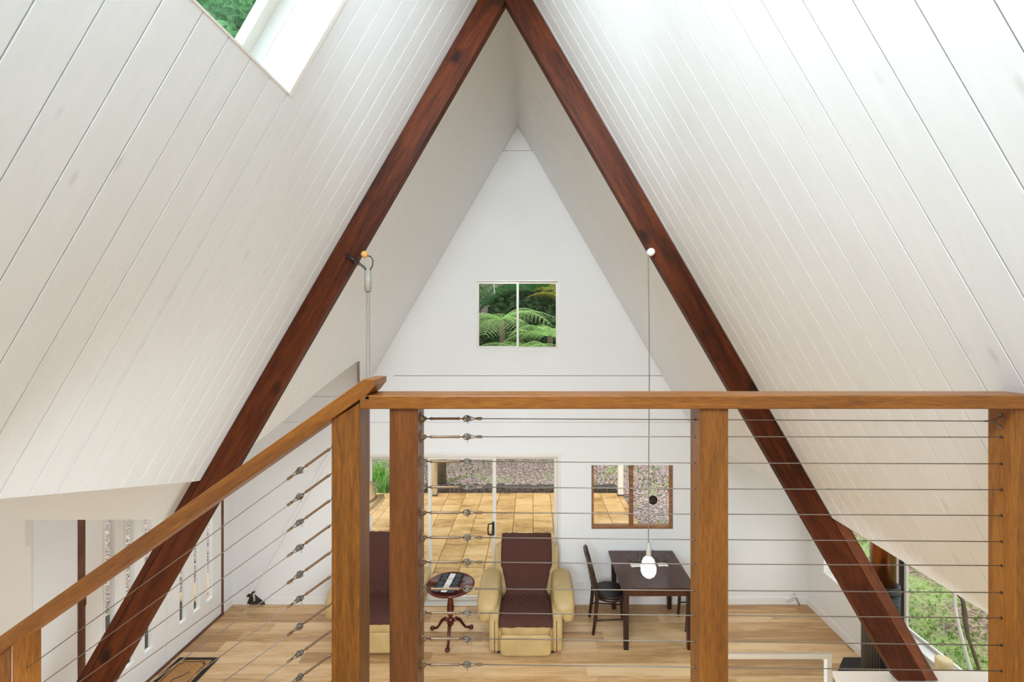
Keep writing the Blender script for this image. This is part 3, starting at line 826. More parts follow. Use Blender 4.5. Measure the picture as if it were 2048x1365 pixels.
SLP = .707
st_ = thing('stair_balustrade', 'raking hardwood stair balustrade with slanting wire ropes on the left', 'railing', (-1.1, 1.535, H - 1.8))
def pp(x, y, d=1.48): return (px_x(x, d), px_y(y, d))
bm = bmesh.new()
xa = -130
prism(bm, [pp(xa, 758.5 + (727.6 - xa)*SLP), pp(727.6, 758.5), pp(751, 758.5), pp(751, 770), pp(737, 787.5), pp(xa, 787.5 + (737 - xa)*SLP)], 1.48, 1.594, 'y')
# grain along the rail: rotate frame
ang = math.atan(SLP)
c = Vector((px_x(400, 1.48), 1.535, px_y(1000, 1.48)))
Mx = Matrix.Translation(c) @ Matrix.Rotation(-ang, 4, 'Y')
bmesh.ops.transform(bm, matrix=Mx.inverted(), verts=bm.verts)
obj('handrail', bm, M['rail'], st_, mat=Mx, bevel=.003)
XP1 = (px_x(662.5, DF), px_x(719.6, DF)); XP0 = (px_x(23, DF) - .091, px_x(23, DF))
def rake_post(a, b, zb_, extra=0):
    bm = bmesh.new()
    def zt(x):
        xp = VX + x*FPX/1.48
        return px_y(787.5 + (737 - xp)*SLP, 1.48) + .002
    prism(bm, [(a, zb_), (b, zb_), (b, min(zt(b), zbot + .02) if extra else zt(b)), (a, zt(a))], DF, DB_, 'y')
    return obj('post', bm, M['railz'], st_, bevel=.003)
rake_post(XP1[0], XP1[1], H - 1.34, 1)
rake_post(XP0[0], XP0[1], H - 2.15)
att = [888, 940, 991.5, 1042, 1096, 1144.5, 1200, 1254, 1302, 1356]
slc = .7245; angc = math.atan(slc)
for y in att:
    zl = px_y(y); x0_ = XP1[0]
    turnbuckle(st_, (x0_ - .001, DC, zl), -angc, True, random.uniform(-.6, .6))
    dx = -.195*math.cos(angc); dz = -.195*math.sin(angc)
    xe = XP0[1] if True else 0
    obj('cable', tube(bmesh.new(), [(x0_ + dx, DC, zl + dz), (xe, DC, zl - (x0_ - xe)*slc)], .00165, 6), M['cable'], st_)
# stair below the rail (out of frame, carries the lower post)
stair = thing('staircase', 'timber stair descending left behind the raking balustrade', 'stairs', (-1.9, 1.1, 0))
nst = 12
for k in range(nst):
    zt = H - 1.205 - .185*(k+1); xt = -.66 - .262*k
    if zt < .1: break
    obj('tread', B(xt - .28, xt, .72, DB_, zt - .035, zt), M['floor'], stair, bevel=.004)
bm = bmesh.new(); prism(bm, [(-.66, H - 1.25), (-.66, H - 1.55), (-.66 - .262*13, H - 1.55 - .185*13), (-.66 - .262*13, max(0.02, H - 1.25 - .185*13))], DF + .005, DF + .045)
bm2 = bm
for v in bm.verts: v.co.z = max(v.co.z, 0.0)
obj('stringer', bm, M['railz2'], stair)

# ================================================================== HANGING THINGS
# metal rod with hat
DR = 3.56
rod = thing('hanging_rod', 'grey metal rod hanging by black wires from left rafter', 'rod', P(735, 780, DR))
b1 = bmesh.new(); tube(b1, [P(736, 541, DR), P(736, 583.5, DR)], .0255, 16); obj('sleeve', b1, M['greypaint'], rod)
b1 = bmesh.new(); tube(b1, [P(736, 583, DR), P(736.5, 970, DR)], .0130, 12); obj('rod_shaft', b1, M['greypaint'], rod)
b1 = bmesh.new()
tube(b1, [P(691, 508, DR), P(700, 515, DR), P(718, 527, DR)], .011, 8)
tube(b1, [P(716, 524, DR), P(724, 530, DR), P(731, 536, DR), P(732, 541, DR)], .0042, 6)
tube(b1, [P(716, 529, DR), P(724, 533, DR), P(730, 539, DR), P(731.5, 541.5, DR)], .0042, 6)
tube(b1, [P(734, 512, DR), P(741, 513, DR), P(746, 521, DR), P(745, 532, DR), P(740, 541, DR)], .0042, 6)
tag(obj('wire', b1, M['black'], rod), 'black hooked wires looped over the rafter')
b1 = bmesh.new(); lathe(b1, [(.004, -.022), (.018, -.018), (.027, -.004), (.026, .010), (.018, .02), (.004, .024)], P(729, 509, DR), 16, 'y')
tag(obj('knob', b1, M['knobwood'], rod), 'pale round wooden knob')
hat = thing('straw_hat', 'tan straw hat hanging at the end of the grey rod', 'hat', P(733, 1000, DR))
hc = P(734, 1003, DR); q = bmesh.new()
n = 28; prof = [(.004, .150), (.045, .148), (.062, .135), (.070, .05), (.074, .006), (.080, -.002), (.105, -.012), (.122, -.010), (.129, .004), (.130, -.022), (.120, -.034), (.085, -.020), (.070, -.006), (.060, .05), (.004, .13)]
lathe(q, prof, (0, 0, 0), n); 
for v in q.verts:
    r = math.hypot(v.co.x, v.co.y)
    if r > .1: v.co.z += .02*math.cos(2*math.atan2(v.co.y, v.co.x)) - .008
Mh = Matrix.Translation(hc) @ Matrix.Rotation(math.radians(-8), 4, 'Y') @ Matrix.Rotation(math.radians(10), 4, 'X')
obj('hat_body', q, M['straw'], hat, mat=Mh)
q = bmesh.new(); lathe(q, [(.0735, .008), (.0755, .012), (.0745, .030), (.072, .034)], (0, 0, 0), n); tag(obj('hat_band', q, M['strawdark'], hat, mat=Mh), 'darker woven band')

# pendant bulb
DPD = 3.573
pe = thing('pendant_bulb', 'glowing bulb hanging on a long thin cord over dining table', 'lamp', P(1297, 1140, DPD))
q = bmesh.new(); lathe(q, [(.004, -.03), (.020, -.027), (.030, -.010), (.031, .010), (.028, .024), (.004, .026)], P(1302, 504.5, DPD), 16, 'y'); obj('cord_knob', q, M['white'], pe)
obj('cord', tube(bmesh.new(), [P(1296.5, 508, DPD), P(1296.8, 560, DPD), P(1298.2, 640, DPD), P(1298.6, 760, DPD), P(1297.6, 900, DPD), P(1297.6, 1000, DPD), P(1296.8, 1089, DPD)], .0038, 8), plain('cord_grey', (128, 120, 108), .7), pe)
cx = P(1297, 0, DPD).x; k_ = DPD/FPX
def pz(y): return H - (y - VY)*k_
q = bmesh.new(); lathe(q, [(2*k_, pz(1085)), (4.2*k_, pz(1087)), (4.4*k_, pz(1091)), (5.0*k_, pz(1092)), (5.0*k_, pz(1112)), (4.6*k_, pz(1113))], (cx, DPD, 0), 16); obj('lamp_holder', q, M['greypaint'], pe)
q = bmesh.new(); lathe(q, [(5.0*k_, pz(1112)), (6.4*k_, pz(1114)), (11.5*k_, pz(1119)), (13.6*k_, pz(1125)), (14.2*k_, pz(1132))], (cx, DPD, 0), 24); tag(obj('bulb_collar', q, M['white'], pe), 'white plastic shoulder of the bulb')
q = bmesh.new(); lathe(q, [(14.2*k_, pz(1131)), (15.2*k_, pz(1137)), (14.6*k_, pz(1144)), (11.5*k_, pz(1150.5)), (6.5*k_, pz(1154.5)), (1*k_, pz(1155.5))], (cx, DPD, 0), 24); tag(obj('bulb_globe', q, M['glow'], pe), 'glowing warm white lower half')

# ================================================================== FURNITURE
def grid_sheet(pts, halfw, thick, nx=14, wob=.006, seed=1):
    "sheet following a profile (y,z) in the plane, spanning +-halfw in x"
    rnd = random.Random(seed); bm = bmesh.new(); uvl = bm.loops.layers.uv.new('UVMap')
    L = [0]
    for a, b in zip(pts, pts[1:]): L.append(L[-1] + math.hypot(b[0]-a[0], b[1]-a[1]))
    tot = L[-1]; N = 44; rows = []
    def at(s):
        for i in range(len(L)-1):
            if L[i] <= s <= L[i+1] + 1e-9:
                t = (s - L[i])/(L[i+1]-L[i]); return (pts[i][0]+(pts[i+1][0]-pts[i][0])*t, pts[i][1]+(pts[i+1][1]-pts[i][1])*t)
        return pts[-1]
    sm = [at(tot*i/N) for i in range(N+1)]
    for _ in range(2): sm = [sm[0]] + [((a[0]+2*b[0]+c[0])/4, (a[1]+2*b[1]+c[1])/4) for a, b, c in zip(sm, sm[1:], sm[2:])] + [sm[-1]]
    for i in range(N+1):
        y, z = sm[i]; hw = halfw(i/N) if callable(halfw) else halfw
        row = []
        for j in range(nx+1):
            u = -1 + 2*j/nx
            x = u*hw
            row.append((bm.verts.new((x, y + rnd.uniform(-wob, wob)*.6, z + rnd.uniform(-wob, wob))), x, tot*i/N))
        rows.append(row)
    for i in range(N):
        for j in range(nx):
            q = (rows[i][j], rows[i][j+1], rows[i+1][j+1], rows[i+1][j])
            f = bm.faces.new([v[0] for v in q]); f.smooth = True
            for lp, v in zip(f.loops, q): lp[uvl].uv = (v[1], v[2])
    return bm

def recliner(label, loc):
    t = thing('recliner_armchair', label, 'armchair', (0, 0, 0), 'tan recliner armchairs with brown throws')
    obj('base', B(-.33, .33, -.40, .36, .03, .30), M['tan'], t, bevel=.02, seg=3)
    for s in (-1, 1):
        bm = bmesh.new(); a = soft(bm, (s*.375, -.04, .27), (.062, .40, .25), .22)
        obj('side_panel', bm, M['tan'], t)
        bm = bmesh.new(); soft(bm, (s*.455, -.03, .545), (.135, .375, .140), .48, math.radians(3), 28, 18)
        for v in bm.verts:        # padded arm droops over the front
            k = max(0, (-v.co.y - .10)/.30); v.co.z -= .075*k*k; v.co.x += s*.012*k
            if v.co.z < .50 and abs(v.co.x) < .42: v.co.z = max(v.co.z, .46)
        obj('armrest', bm, M['tan'], t)
    bm = bmesh.new(); soft(bm, (0, -.425, .145), (.300, .055, .125), .25); obj('front_panel', bm, M['tan'], t)
    bm = bmesh.new(); soft(bm, (0, -.16, .335), (.315, .325, .085), .32); obj('seat_cushion', bm, M['tan'], t)
    bm = bmesh.new(); soft(bm, (0, .345, .675), (.40, .12, .34), .30, math.radians(-17)); obj('backrest', bm, M['tan'], t)
    for s in (-1, 1):
        bm = bmesh.new(); soft(bm, (s*.385, .36, .70), (.045, .10, .25), .5, math.radians(-17)); obj('back_wing', bm, M['tan'], t)
        obj('seam', tube(bmesh.new(), [(s*.365, -.443, .05), (s*.365, -.443, .25), (s*.365, -.440, .42)], .004, 6), M['darkbrown'], t)
    obj('feet', B(-.34, .34, -.38, .36, 0, .035), M['black'], t)
    # profile over the chair: behind the top, over it, down the back, along the seat, over the front lip
    prof = [(.60, .86), (.585, .98), (.53, 1.045), (.43, 1.05), (.33, 1.02), (.262, .93), (.185, .70), (.125, .53), (.10, .455), (.05, .438), (-.15, .437), (-.40, .432), (-.47, .415), (-.495, .375)]
    hw = lambda u: .335 + (.0 if u < .45 else -.06*(1-abs((u-.6)/.15)) if abs(u-.6) < .15 else 0) - .02*(1 if .45 < u else 0)
    o = obj('quilted_throw', grid_sheet(prof, hw, .01), M['quilt'], t)
    s = o.modifiers.new('solid', 'SOLIDIFY'); s.thickness = .012; s.offset = 1
    tag(o, 'dark brown quilted cover over back and seat')
    t.location = loc
    return t
recliner('tan leather recliner with brown throw, between round table and dining chair', (-.08, 5.97, 0))
recliner('tan leather recliner with brown throw, left of round table, behind the balustrade posts', (-1.93, 6.02, 0))

# round pedestal table
def pedestal():
    t = thing('side_table', 'small round mahogany tripod table beside the recliner', 'table', (-1.03, 5.90, 0))
    cx, cy = -1.03, 5.90; zt = .665
    q = bmesh.new(); lathe(q, [(.20, zt-.040), (.27, zt-.036), (.298, zt-.024), (.303, zt-.012), (.296, zt-.003), (.282, zt), (.278, zt-.004), (.004, zt-.004)], (cx, cy, 0), 48); obj('tabletop', q, M['mahog'], t)
    q = bmesh.new(); lathe(q, [(.030, .14), (.042, .16), (.044, .20), (.030, .225), (.022, .24), (.040, .30), (.046, .36), (.036, .44), (.020, .53), (.018, .57), (.030, .60), (.034, .63)], (cx, cy, 0), 24); obj('column', q, M['mahog'], t)
    q = bmesh.new(); lathe(q, [(.06, zt-.055), (.10, zt-.045), (.10, zt-.038)], (cx, cy, 0), 20); obj('bearer', q, M['mahog'], t)
    for k in range(3):
        a = -PI/2 + k*2*PI/3 + .05
        dx, dy = math.cos(a), math.sin(a); pts = []
        for r, z in ((.03, .19), (.08, .20), (.13, .165), (.17, .10), (.205, .050), (.25, .032), (.275, .026)):
            pts.append((cx+dx*r, cy+dy*r, z))
        q = bmesh.new(); tube(q, pts, [.022, .024, .021, .017, .014, .016, .012], 10)
        l = obj('leg', q, M['mahog'], t)
        q = bmesh.new(); soft(q, (cx+dx*.285, cy+dy*.285, .022), (.030, .030, .022), .8, 0, 14, 8); obj('foot', q, M['mahog'], l)
    return t, zt
pt, zt = pedestal()
# runner on the round table: dark bands, white centre, swirls
rn = thing('table_runner', 'black and white runner with swirl pattern on the round table', 'runner', (-1.04, 5.905, zt))
ra = math.radians(-6); Mr = Matrix.Translation((-1.055, 5.915, zt)) @ Matrix.Rotation(ra, 4, 'Z')
def rpiece(name, x0, x1, y0, y1, z0, z1, m, lab=None):
    bm = B(x0, x1, y0, y1, z0, z1); o = obj(name, bm, m, rn, mat=Mr)
    if lab: o['label'] = lab
M['navy'] = plain('black_cloth', (22, 24, 32), .85); M['offwhite'] = plain('white_cloth', (226, 224, 220), .85); M['thread'] = plain('silver_thread', (150, 150, 140), .6); M['bandtan'] = plain('tan_band', (190, 168, 140), .8)
rpiece('cloth', -.145, .145, -.225, .215, .0005, .004, M['navy'])
rpiece('centre_stripe', -.036, .036, -.225, .215, .004, .0055, M['offwhite'], 'white centre stripe')
for yy in (-.09, .07): rpiece('stripe_band', -.036, .036, yy, yy + .022, .0055, .006, M['bandtan'])
q = bmesh.new()
for s in (-1, 1):
    for k in range(5):
        c0 = Vector((s*.088, -.19 + k*.09, .0048)); ph = (k % 2)*PI
        for rr0 in (.0, .35):
            pts = []
            for i in range(26):
                a = i*.42; r = .006 + .0030*i*(.42)
                r = min(r*1.15, .046)
                pts.append(c0 + Vector((math.cos(a*s+ph+rr0)*r, math.sin(a*s+ph+rr0)*r*.95, 0)))
            tube(q, pts, .0011, 4)
tag(obj('embroidery', q, M['thread'], rn, mat=Mr), 'pale swirling embroidery', kind='stuff')

# dining table
TX0, TX1, TY0, TY1, TZ = 1.06, 1.955, 5.60, 6.57, H - 3.035
dt = thing('dining_table', 'dark walnut rectangular dining table under the brown window', 'table', ((TX0+TX1)/2, (TY0+TY1)/2, 0))
obj('tabletop', B(TX0, TX1, TY0, TY1, TZ - .028, TZ), M['darkwood'], dt, bevel=.004)
for i, (a, b, c_, d_) in enumerate(((TX0+.05, TX1-.05, TY0+.045, TY0+.065), (TX0+.05, TX1-.05, TY1-.065, TY1-.045), (TX0+.045, TX0+.065, TY0+.05, TY1-.05), (TX1-.065, TX1-.045, TY0+.05, TY1-.05))):
    obj('apron', B(a, b, c_, d_, TZ - .12, TZ - .028), M['darkwood'], dt)
for a in (TX0+.03, TX1-.10):
    for b in (TY0+.03, TY1-.10):
        bm = B(a, a+.07, b, b+.07, 0, TZ - .028)
        for v in bm.verts:
            if v.co.z < .01: v.co.x = a + .035 + (v.co.x - a - .035)*.78; v.co.y = b + .035 + (v.co.y - b - .035)*.78
        obj('leg', bm, M['chairwood'], dt, bevel=.003)

def chair(label):
    "faces +X; back at x=0"
    t = thing('dining_chair', label, 'chair', (0, 0, 0), 'dark dining chairs')
    for s in (-1, 1):
        pts = [(-.035, s*.19, 0), (-.005, s*.19, .22), (.015, s*.192, .46), (.0, s*.195, .62), (-.05, s*.198, .82), (-.085, s*.197, .95)]
        obj('leg', tube(bmesh.new(), pts, [.018, .023, .026, .024, .022, .018], 8), M['chairwood'], t)
        obj('leg', tube(bmesh.new(), [(.40, s*.165, 0), (.385, s*.165, .2), (.375, s*.165, .43)], [.017, .021, .025], 8), M['chairwood'], t)
        obj('side_stretcher', tube(bmesh.new(), [(.0, s*.19, .18), (.385, s*.165, .18)], .009, 6), M['chairwood'], t)
    for k, z in enumerate((.56, .63, .70, .77, .84)):
        xb = .012 - (z-.46)*.19; pts = [(xb + .004, -.19, z), (xb - .022, -.1, z), (xb - .030, 0, z), (xb - .022, .1, z), (xb + .004, .19, z)]
        bm = bmesh.new()
        for (p, q_) in zip(pts, pts[1:]):
            v = []
            for (pp_, zz) in ((p, -.022), (q_, -.022), (q_, .022), (p, .022)):
                for dx in (-.008, .008): v.append(bm.verts.new((pp_[0]+dx - zz*.15, pp_[1], pp_[2]+zz)))
            for f in ((0,2,4,6),(7,5,3,1),(0,1,3,2),(2,3,5,4),(4,5,7,6),(6,7,1,0)): bm.faces.new([v[i] for i in f])
        obj('slat', bm, M['chairwood'], t)
    bm = bmesh.new()
    pts = [(-.082, -.20, .93), (-.112, -.1, .95), (-.120, 0, .955), (-.112, .1, .95), (-.082, .20, .93)]
    for (p, q_) in zip(pts, pts[1:]):
        v = []
        for (pp_, zz) in ((p, -.04), (q_, -.04), (q_, .035), (p, .035)):
            for dx in (-.011, .011): v.append(bm.verts.new((pp_[0]+dx - zz*.2, pp_[1], pp_[2]+zz)))
        for f in ((0,2,4,6),(7,5,3,1),(0,1,3,2),(2,3,5,4),(4,5,7,6),(6,7,1,0)): bm.faces.new([v[i] for i in f])
    obj('top_rail', bm, M['chairwood'], t)
    bm = bmesh.new(); lathe(bm, [(.185, .40), (.205, .41), (.21, .44), (.19, .452)], (.205, 0, 0), 32)
    for v in bm.verts: v.co.y *= 1.0
    obj('seat_frame', bm, M['chairwood'], t)
    bm = bmesh.new(); lathe(bm, [(.200, .450), (.206, .462), (.198, .476), (.15, .484), (.004, .487)], (.205, 0, 0), 32)
    tag(obj('seat', bm, M['padding'], t), 'black padded round seat')
    return t
ch = chair('dark wooden slat-back dining chair drawn up to the left side of the table')
ch2 = copy_tree(ch)
ch2['label'] = 'dark dining chair on the right side of the table, half hidden by balustrade post'
ch.location = (.80, 6.12, 0); ch.rotation_euler = (0, 0, 0)
ch2.location = (2.36, 6.16, 0); ch2.rotation_euler = (0, 0, PI)

# things on the dining table
def tumbler(x, y, r, h, label):
    q = bmesh.new(); lathe(q, [(r*.8, TZ+.001), (r, TZ+h), (r*.94, TZ+h), (r*.76, TZ+.008), (.002, TZ+.008)], (x, y, 0), 24)
    return tag(obj('drinking_glass', q, M['clear']), label, 'glass', 'glasses on the dining table')
tumbler(P(1279, 0, 6.3).x, 6.28, .036, .12, 'clear drinking glass left of the hanging bulb on dining table')
tumbler(P(1301, 0, 6.3).x + .02, 6.33, .036, .12, 'clear drinking glass right of the hanging bulb on dining table')
def card(x0, x1, y0, y1, label):
    bm = bmesh.new(); xm = (x0+x1)/2
    prism(bm, [(x0, TZ+.001), (xm, TZ+.006), (x1, TZ+.001), (x1, TZ+.003), (xm, TZ+.009), (x0, TZ+.003)], y0, y1, 'y')
    return tag(obj('napkin', bm, M['paper']), label, 'napkin', 'folded white napkins on the dining table')
card(1.285, 1.445, 6.10, 6.19, 'folded white napkin left on dining table, below wire basket')
card(1.645, 1.77, 6.12, 6.21, 'folded white napkin to the right on dining table')
def basket(x, y, label):
    q = bmesh.new()
    for (r, z) in ((.05, .004), (.075, .025), (.09, .05)):
        tube(q, [(x+math.cos(a*PI/12)*r, y+math.sin(a*PI/12)*r, TZ+z) for a in range(25)], .0018, 5, False)
    for k in range(12):
        a = k*PI/6; tube(q, [(x+math.cos(a)*.05, y+math.sin(a)*.05, TZ+.004), (x+math.cos(a)*.075, y+math.sin(a)*.075, TZ+.025), (x+math.cos(a)*.09, y+math.sin(a)*.09, TZ+.05)], .0015, 5)
    return tag(obj('wire_basket', q, M['steel']), label, 'basket', 'wire baskets on the dining table')
basket(1.36, 6.31, 'round silver wire basket on dining table, left of the glasses')
basket(1.73, 6.33, 'round silver wire basket on dining table, right of the glasses')

# doormat
mt = thing('doormat', 'coir doormat with black border in front of slotted white doors', 'mat', (-3.89, 5.1, 0))
mx0, mx1, my0, my1 = -4.13, -3.665, 4.72, 5.50
obj('mat_border', B(mx0, mx1, my0, my1, 0.001, .012), M['matblack'], mt, bevel=.003)
tag(obj('mat_coir', B(mx0 + .05, mx1 - .05, my0 + .05, my1 - .05, .011, .016), M['coir'], mt, bevel=.002), 'brown coir centre')
q = bmesh.new()
a, b, c_, d_ = mx0 + .08, mx1 - .08, my0 + .08, my1 - .08
cc = .035
loop = [(a+cc, c_), (b-cc, c_), (b-cc, c_+cc), (b, c_+cc), (b, d_-cc), (b-cc, d_-cc), (b-cc, d_), (a+cc, d_), (a+cc, d_-cc), (a, d_-cc), (a, c_+cc), (a+cc, c_+cc), (a+cc, c_)]
for (p, r) in zip(loop, loop[1:]):
    box(q, min(p[0], r[0])-.005, max(p[0], r[0])+.005, min(p[1], r[1])-.005, max(p[1], r[1])+.005, .0158, .0172)
obj('printed_line', q, M['matblack'], mt)
q = bmesh.new()
tube(q, [(-3.835, 5.26, .0165), (-3.86, 5.20, .0165), (-3.90, 5.17, .0165), (-3.94, 5.13, .0165), (-3.93, 5.10, .0165), (-3.88, 5.09, .0165), (-3.86, 5.06, .0165)], .0045, 5)
obj('printed_stroke', q, M['matblack'], mt)

# heater flue, hearth, counter, screen, cream post
hp = bmesh.new(); prism(hp, [(3.44, 5.29), (3.63, 5.49), (3.845, 5.49), (3.845, 4.2), (3.1, 4.2), (3.1, 4.92)], 0.001, .02, 'z')
tag(obj('hearth_slab', hp, M['blackmetal'], bevel=.003), 'dark hearth slab on floor under the black heater', 'hearth')
ht = thing('wood_heater', 'black wood heater with copper flue standing by the right window', 'heater', (3.58, 4.86, .02))
HX = 3.585; HD = 4.86
q = bmesh.new(); lathe(q, [(.155, .02), (.155, P(0, 1182, HD).z - .12), (.14, P(0, 1182, HD).z - .1)], (HX, HD, 0), 40); obj('heat_shield', q, M['perf'], ht)
q = bmesh.new(); arc = [math.radians(-122 + 8*k) for k in range(19)]
prism(q, [(HX + .157*math.cos(a), HD + .157*math.sin(a)) for a in arc] + [(HX + .163*math.cos(a), HD + .163*math.sin(a)) for a in arc[::-1]], .02, P(0, 1182, HD).z - .10, 'z'); obj('shield_front', q, M['blackmetal'], ht)
q = bmesh.new(); lathe(q, [(.128, P(0, 1290, HD).z), (.128, P(0, 1180, HD).z)], (P(1770, 0, HD).x, HD, 0), 32); obj('flue_sleeve', q, M['blackmetal'], ht)
q = bmesh.new(); z_ = P(0, 1180, HD).z; lathe(q, [(.120, z_-.01), (.145, z_), (.147, z_+.02), (.135, z_+.03), (.128, z_+.05), (.138, z_+.056), (.138, z_+.066), (.115, z_+.07)], (P(1768, 0, HD).x, HD, 0), 32); obj('flue_collar', q, M['blackmetal'], ht)
q = bmesh.new(); lathe(q, [(.112, z_+.06), (.112, H-1.402)], (P(1766, 0, HD).x, HD, 0), 32); tag(obj('flue_pipe', q, M['copper'], ht), 'polished copper flue pipe')
# counter the right rafter lands on
CT = H - 2.672
ct = thing('kitchen_counter', 'white waist-high counter under the foot of the right rafter', 'counter', (3.1, 3.35, 0))
obj('worktop', B(2.36, XR - .015, 2.95, 3.722, CT - .03, CT), plain('pale_worktop', (228, 216, 202), .4), ct, bevel=.002)
obj('cabinet', B(2.38, XR - .015, 3.0, 3.70, .0, CT - .03), M['cream'], ct)
# framed see-through screen left of the counter
M['screen'] = plain('beige_screen_frame', (176, 165, 146), .5)
scn = thing('framed_screen', 'low pale framed clear screen standing at the left end of counter', 'screen', (1.86, 3.70, 0))
sx0, sx1, sz1 = 1.36, 2.352, P(0, 1308, 3.70).z
obj('frame_rail', B(sx0, sx1, 3.69, 3.715, P(0, 1319.5, 3.69).z, sz1), M['screen'], scn, bevel=.002)
obj('frame_stile', B(P(1655, 0, 3.69).x, sx1, 3.69, 3.715, .0, P(0, 1319.5, 3.69).z), M['screen'], scn, bevel=.002)
obj('frame_stile', B(sx0, sx0 + .03, 3.69, 3.715, .0, P(0, 1319.5, 3.69).z), M['screen'], scn, bevel=.002)
obj('frame_foot', B(sx0 + .03, sx1 - .03, 3.69, 3.715, .0, .06), M['screen'], scn, bevel=.002)
M['smoke'] = glass('smoky_clear', (.93, .92, .90), .5)
obj('pane', B(sx0 + .03, P(1650, 0, 3.69).x, 3.700, 3.704, .06, P(0, 1319.5, 3.69).z), M['smoke'], scn)
q = bmesh.new(); zt_ = P(0, 1319.5, 3.69).z
for k in range(48):
    box(q, P(1650, 0, 3.69).x, P(1655.3, 0, 3.69).x, 3.694, 3.708, zt_ - .010 - k*.0125, zt_ - .004 - k*.0125)
tag(obj('comb_slots', q, M['trim'], scn), kind='stuff')
cpn = thing('cream_post', 'short cream round post standing behind counter below right window', 'post', (3.5, 4.0, 0))
q = bmesh.new(); zt_ = P(0, 1318, 4.0).z; lathe(q, [(.062, 0), (.062, zt_ - .02), (.058, zt_ - .005), (.045, zt_)], (P(1888, 0, 4.0).x, 4.0, 0), 24); obj('post_body', q, plain('cream_enamel', (226, 208, 160), .4), cpn)
q = bmesh.new(); lathe(q, [(.075, 0), (.075, .012), (.064, .02)], (P(1888, 0, 4.0).x, 4.0, 0), 24); obj('base_ring', q, M['alu'], cpn)

# power points and switch
def outlet(x, y, w_, h_, name, label, cat='socket'):
    p = P(x, y, DW); t = thing(name, label, cat, (p.x, DW, p.z))
    obj('plate', B(p.x - w_/2, p.x + w_/2, DW - .010, DW - .0005, p.z - h_/2, p.z + h_/2), M['white'], t, bevel=.003)
    if cat == 'socket':
        for s in (-1, 1):
            q = bmesh.new()
            for (dx, dz) in ((-.006, .0), (.006, .0), (0, -.010)): box(q, p.x + s*.028 + dx - .0015, p.x + s*.028 + dx + .0015, DW - .0112, DW - .0098, p.z + dz - .006, p.z + dz + .003)
            obj('socket_holes', q, M['black'], t)
    else:
        obj('rocker', B(p.x - .008, p.x + .008, DW - .014, DW - .009, p.z - .015, p.z + .015), M['trim'], t)
outlet(582, 1165, .115, .072, 'power_socket', 'white double power socket low on wall, left of the recliners')
outlet(1162, 1167, .115, .072, 'power_socket', 'white double power socket low on wall beside dining chair')
outlet(474, 1016, .075, .115, 'light_switch', 'white light switch on wall near slotted doors', 'switch')
# loose cable plate at the far right corner
lp = thing('loose_cable_plate', 'loose white wall plate with black cord on skirting by right corner', 'plate', P(1583, 1201, DW - .02))
q = bmesh.new(); box(q, -.07, .07, -.004, .004, -.035, .035); obj('plate', q, M['white'], lp, mat=Matrix.Translation(P(1583, 1199, DW - .03)) @ Matrix.Rotation(math.radians(-28), 4, 'Y') @ Matrix.Rotation(.3, 4, 'X'), bevel=.002)
obj('cord', tube(bmesh.new(), [P(1588, 1188, DW - .012), P(1594, 1200, DW - .035), P(1597, 1206, DW - .03), P(1600, 1211, DW - .02)], .005, 6), M['black'], lp)
# trim following the roof line down the left end of the far wall, with the broken corner at its foot
q = bmesh.new()
a = P(662, 905, DW); b = P(500, 1186, DW)
prism(q, [(a.x - .02, a.z), (a.x + .035, a.z), (b.x + .035, b.z), (b.x - .02, b.z)], DW - .03, DW)
struct('trim_4', q, M['wall'])
bc = thing('exposed_rafter_foot', 'dark exposed timber in broken wall corner near slotted doors', 'timber', P(518, 1210, DW - .01))
q = bmesh.new()
pts = [P(486, 1209, DW), P(503, 1176, DW), P(508, 1188, DW), P(523, 1200, DW), P(531, 1209, DW)]
prism(q, [(p.x, max(p.z, .004)) for p in pts], DW - .012, DW - .001); obj('cavity', q, M['gap'], bc)
obj('timber_end', tube(bmesh.new(), [P(497, 1207, DW-.02), P(503, 1193, DW-.02), P(507, 1183, DW-.02)], .022, 5), M['darkbrown'], bc)
obj('batten', tube(bmesh.new(), [P(505, 1174, DW-.02), P(509, 1203, DW-.02)], .014, 4), M['alu'], bc)
obj('timber_end', tube(bmesh.new(), [P(512, 1205, DW-.03), P(528, 1207, DW-.03)], .018, 5), M['darkbrown'], bc)
# round dark ornament on the window glass
p = P(1306, 1001, DW + .04)
oc = thing('hanging_disc', 'small round dark ornament hanging in the brown window', 'ornament', (p.x, p.y, p.z))
q = bmesh.new(); lathe(q, [(.064, -.004), (.066, 0), (.064, .004)], p, 28, 'y'); obj('disc', q, M['matblack'], oc)
q = bmesh.new()
for (dx, dz) in ((-.028, -.012), (.028, -.012), (0, .026)):
    tube(q, [(p.x+dx+.016*math.cos(a*PI/5), p.y-.006, p.z+dz+.016*math.sin(a*PI/5)) for a in range(11)], .003, 5, False)
tag(obj('disc_pattern', q, M['copper'], oc), 'orange brown ring pattern')
obj('hanger', tube(bmesh.new(), [(p.x, p.y, p.z+.06), (p.x, p.y, lo_win[3]-.03)], .0012, 4), M['steel'], oc)

# ================================================================== OUTSIDE
GZ = -.30
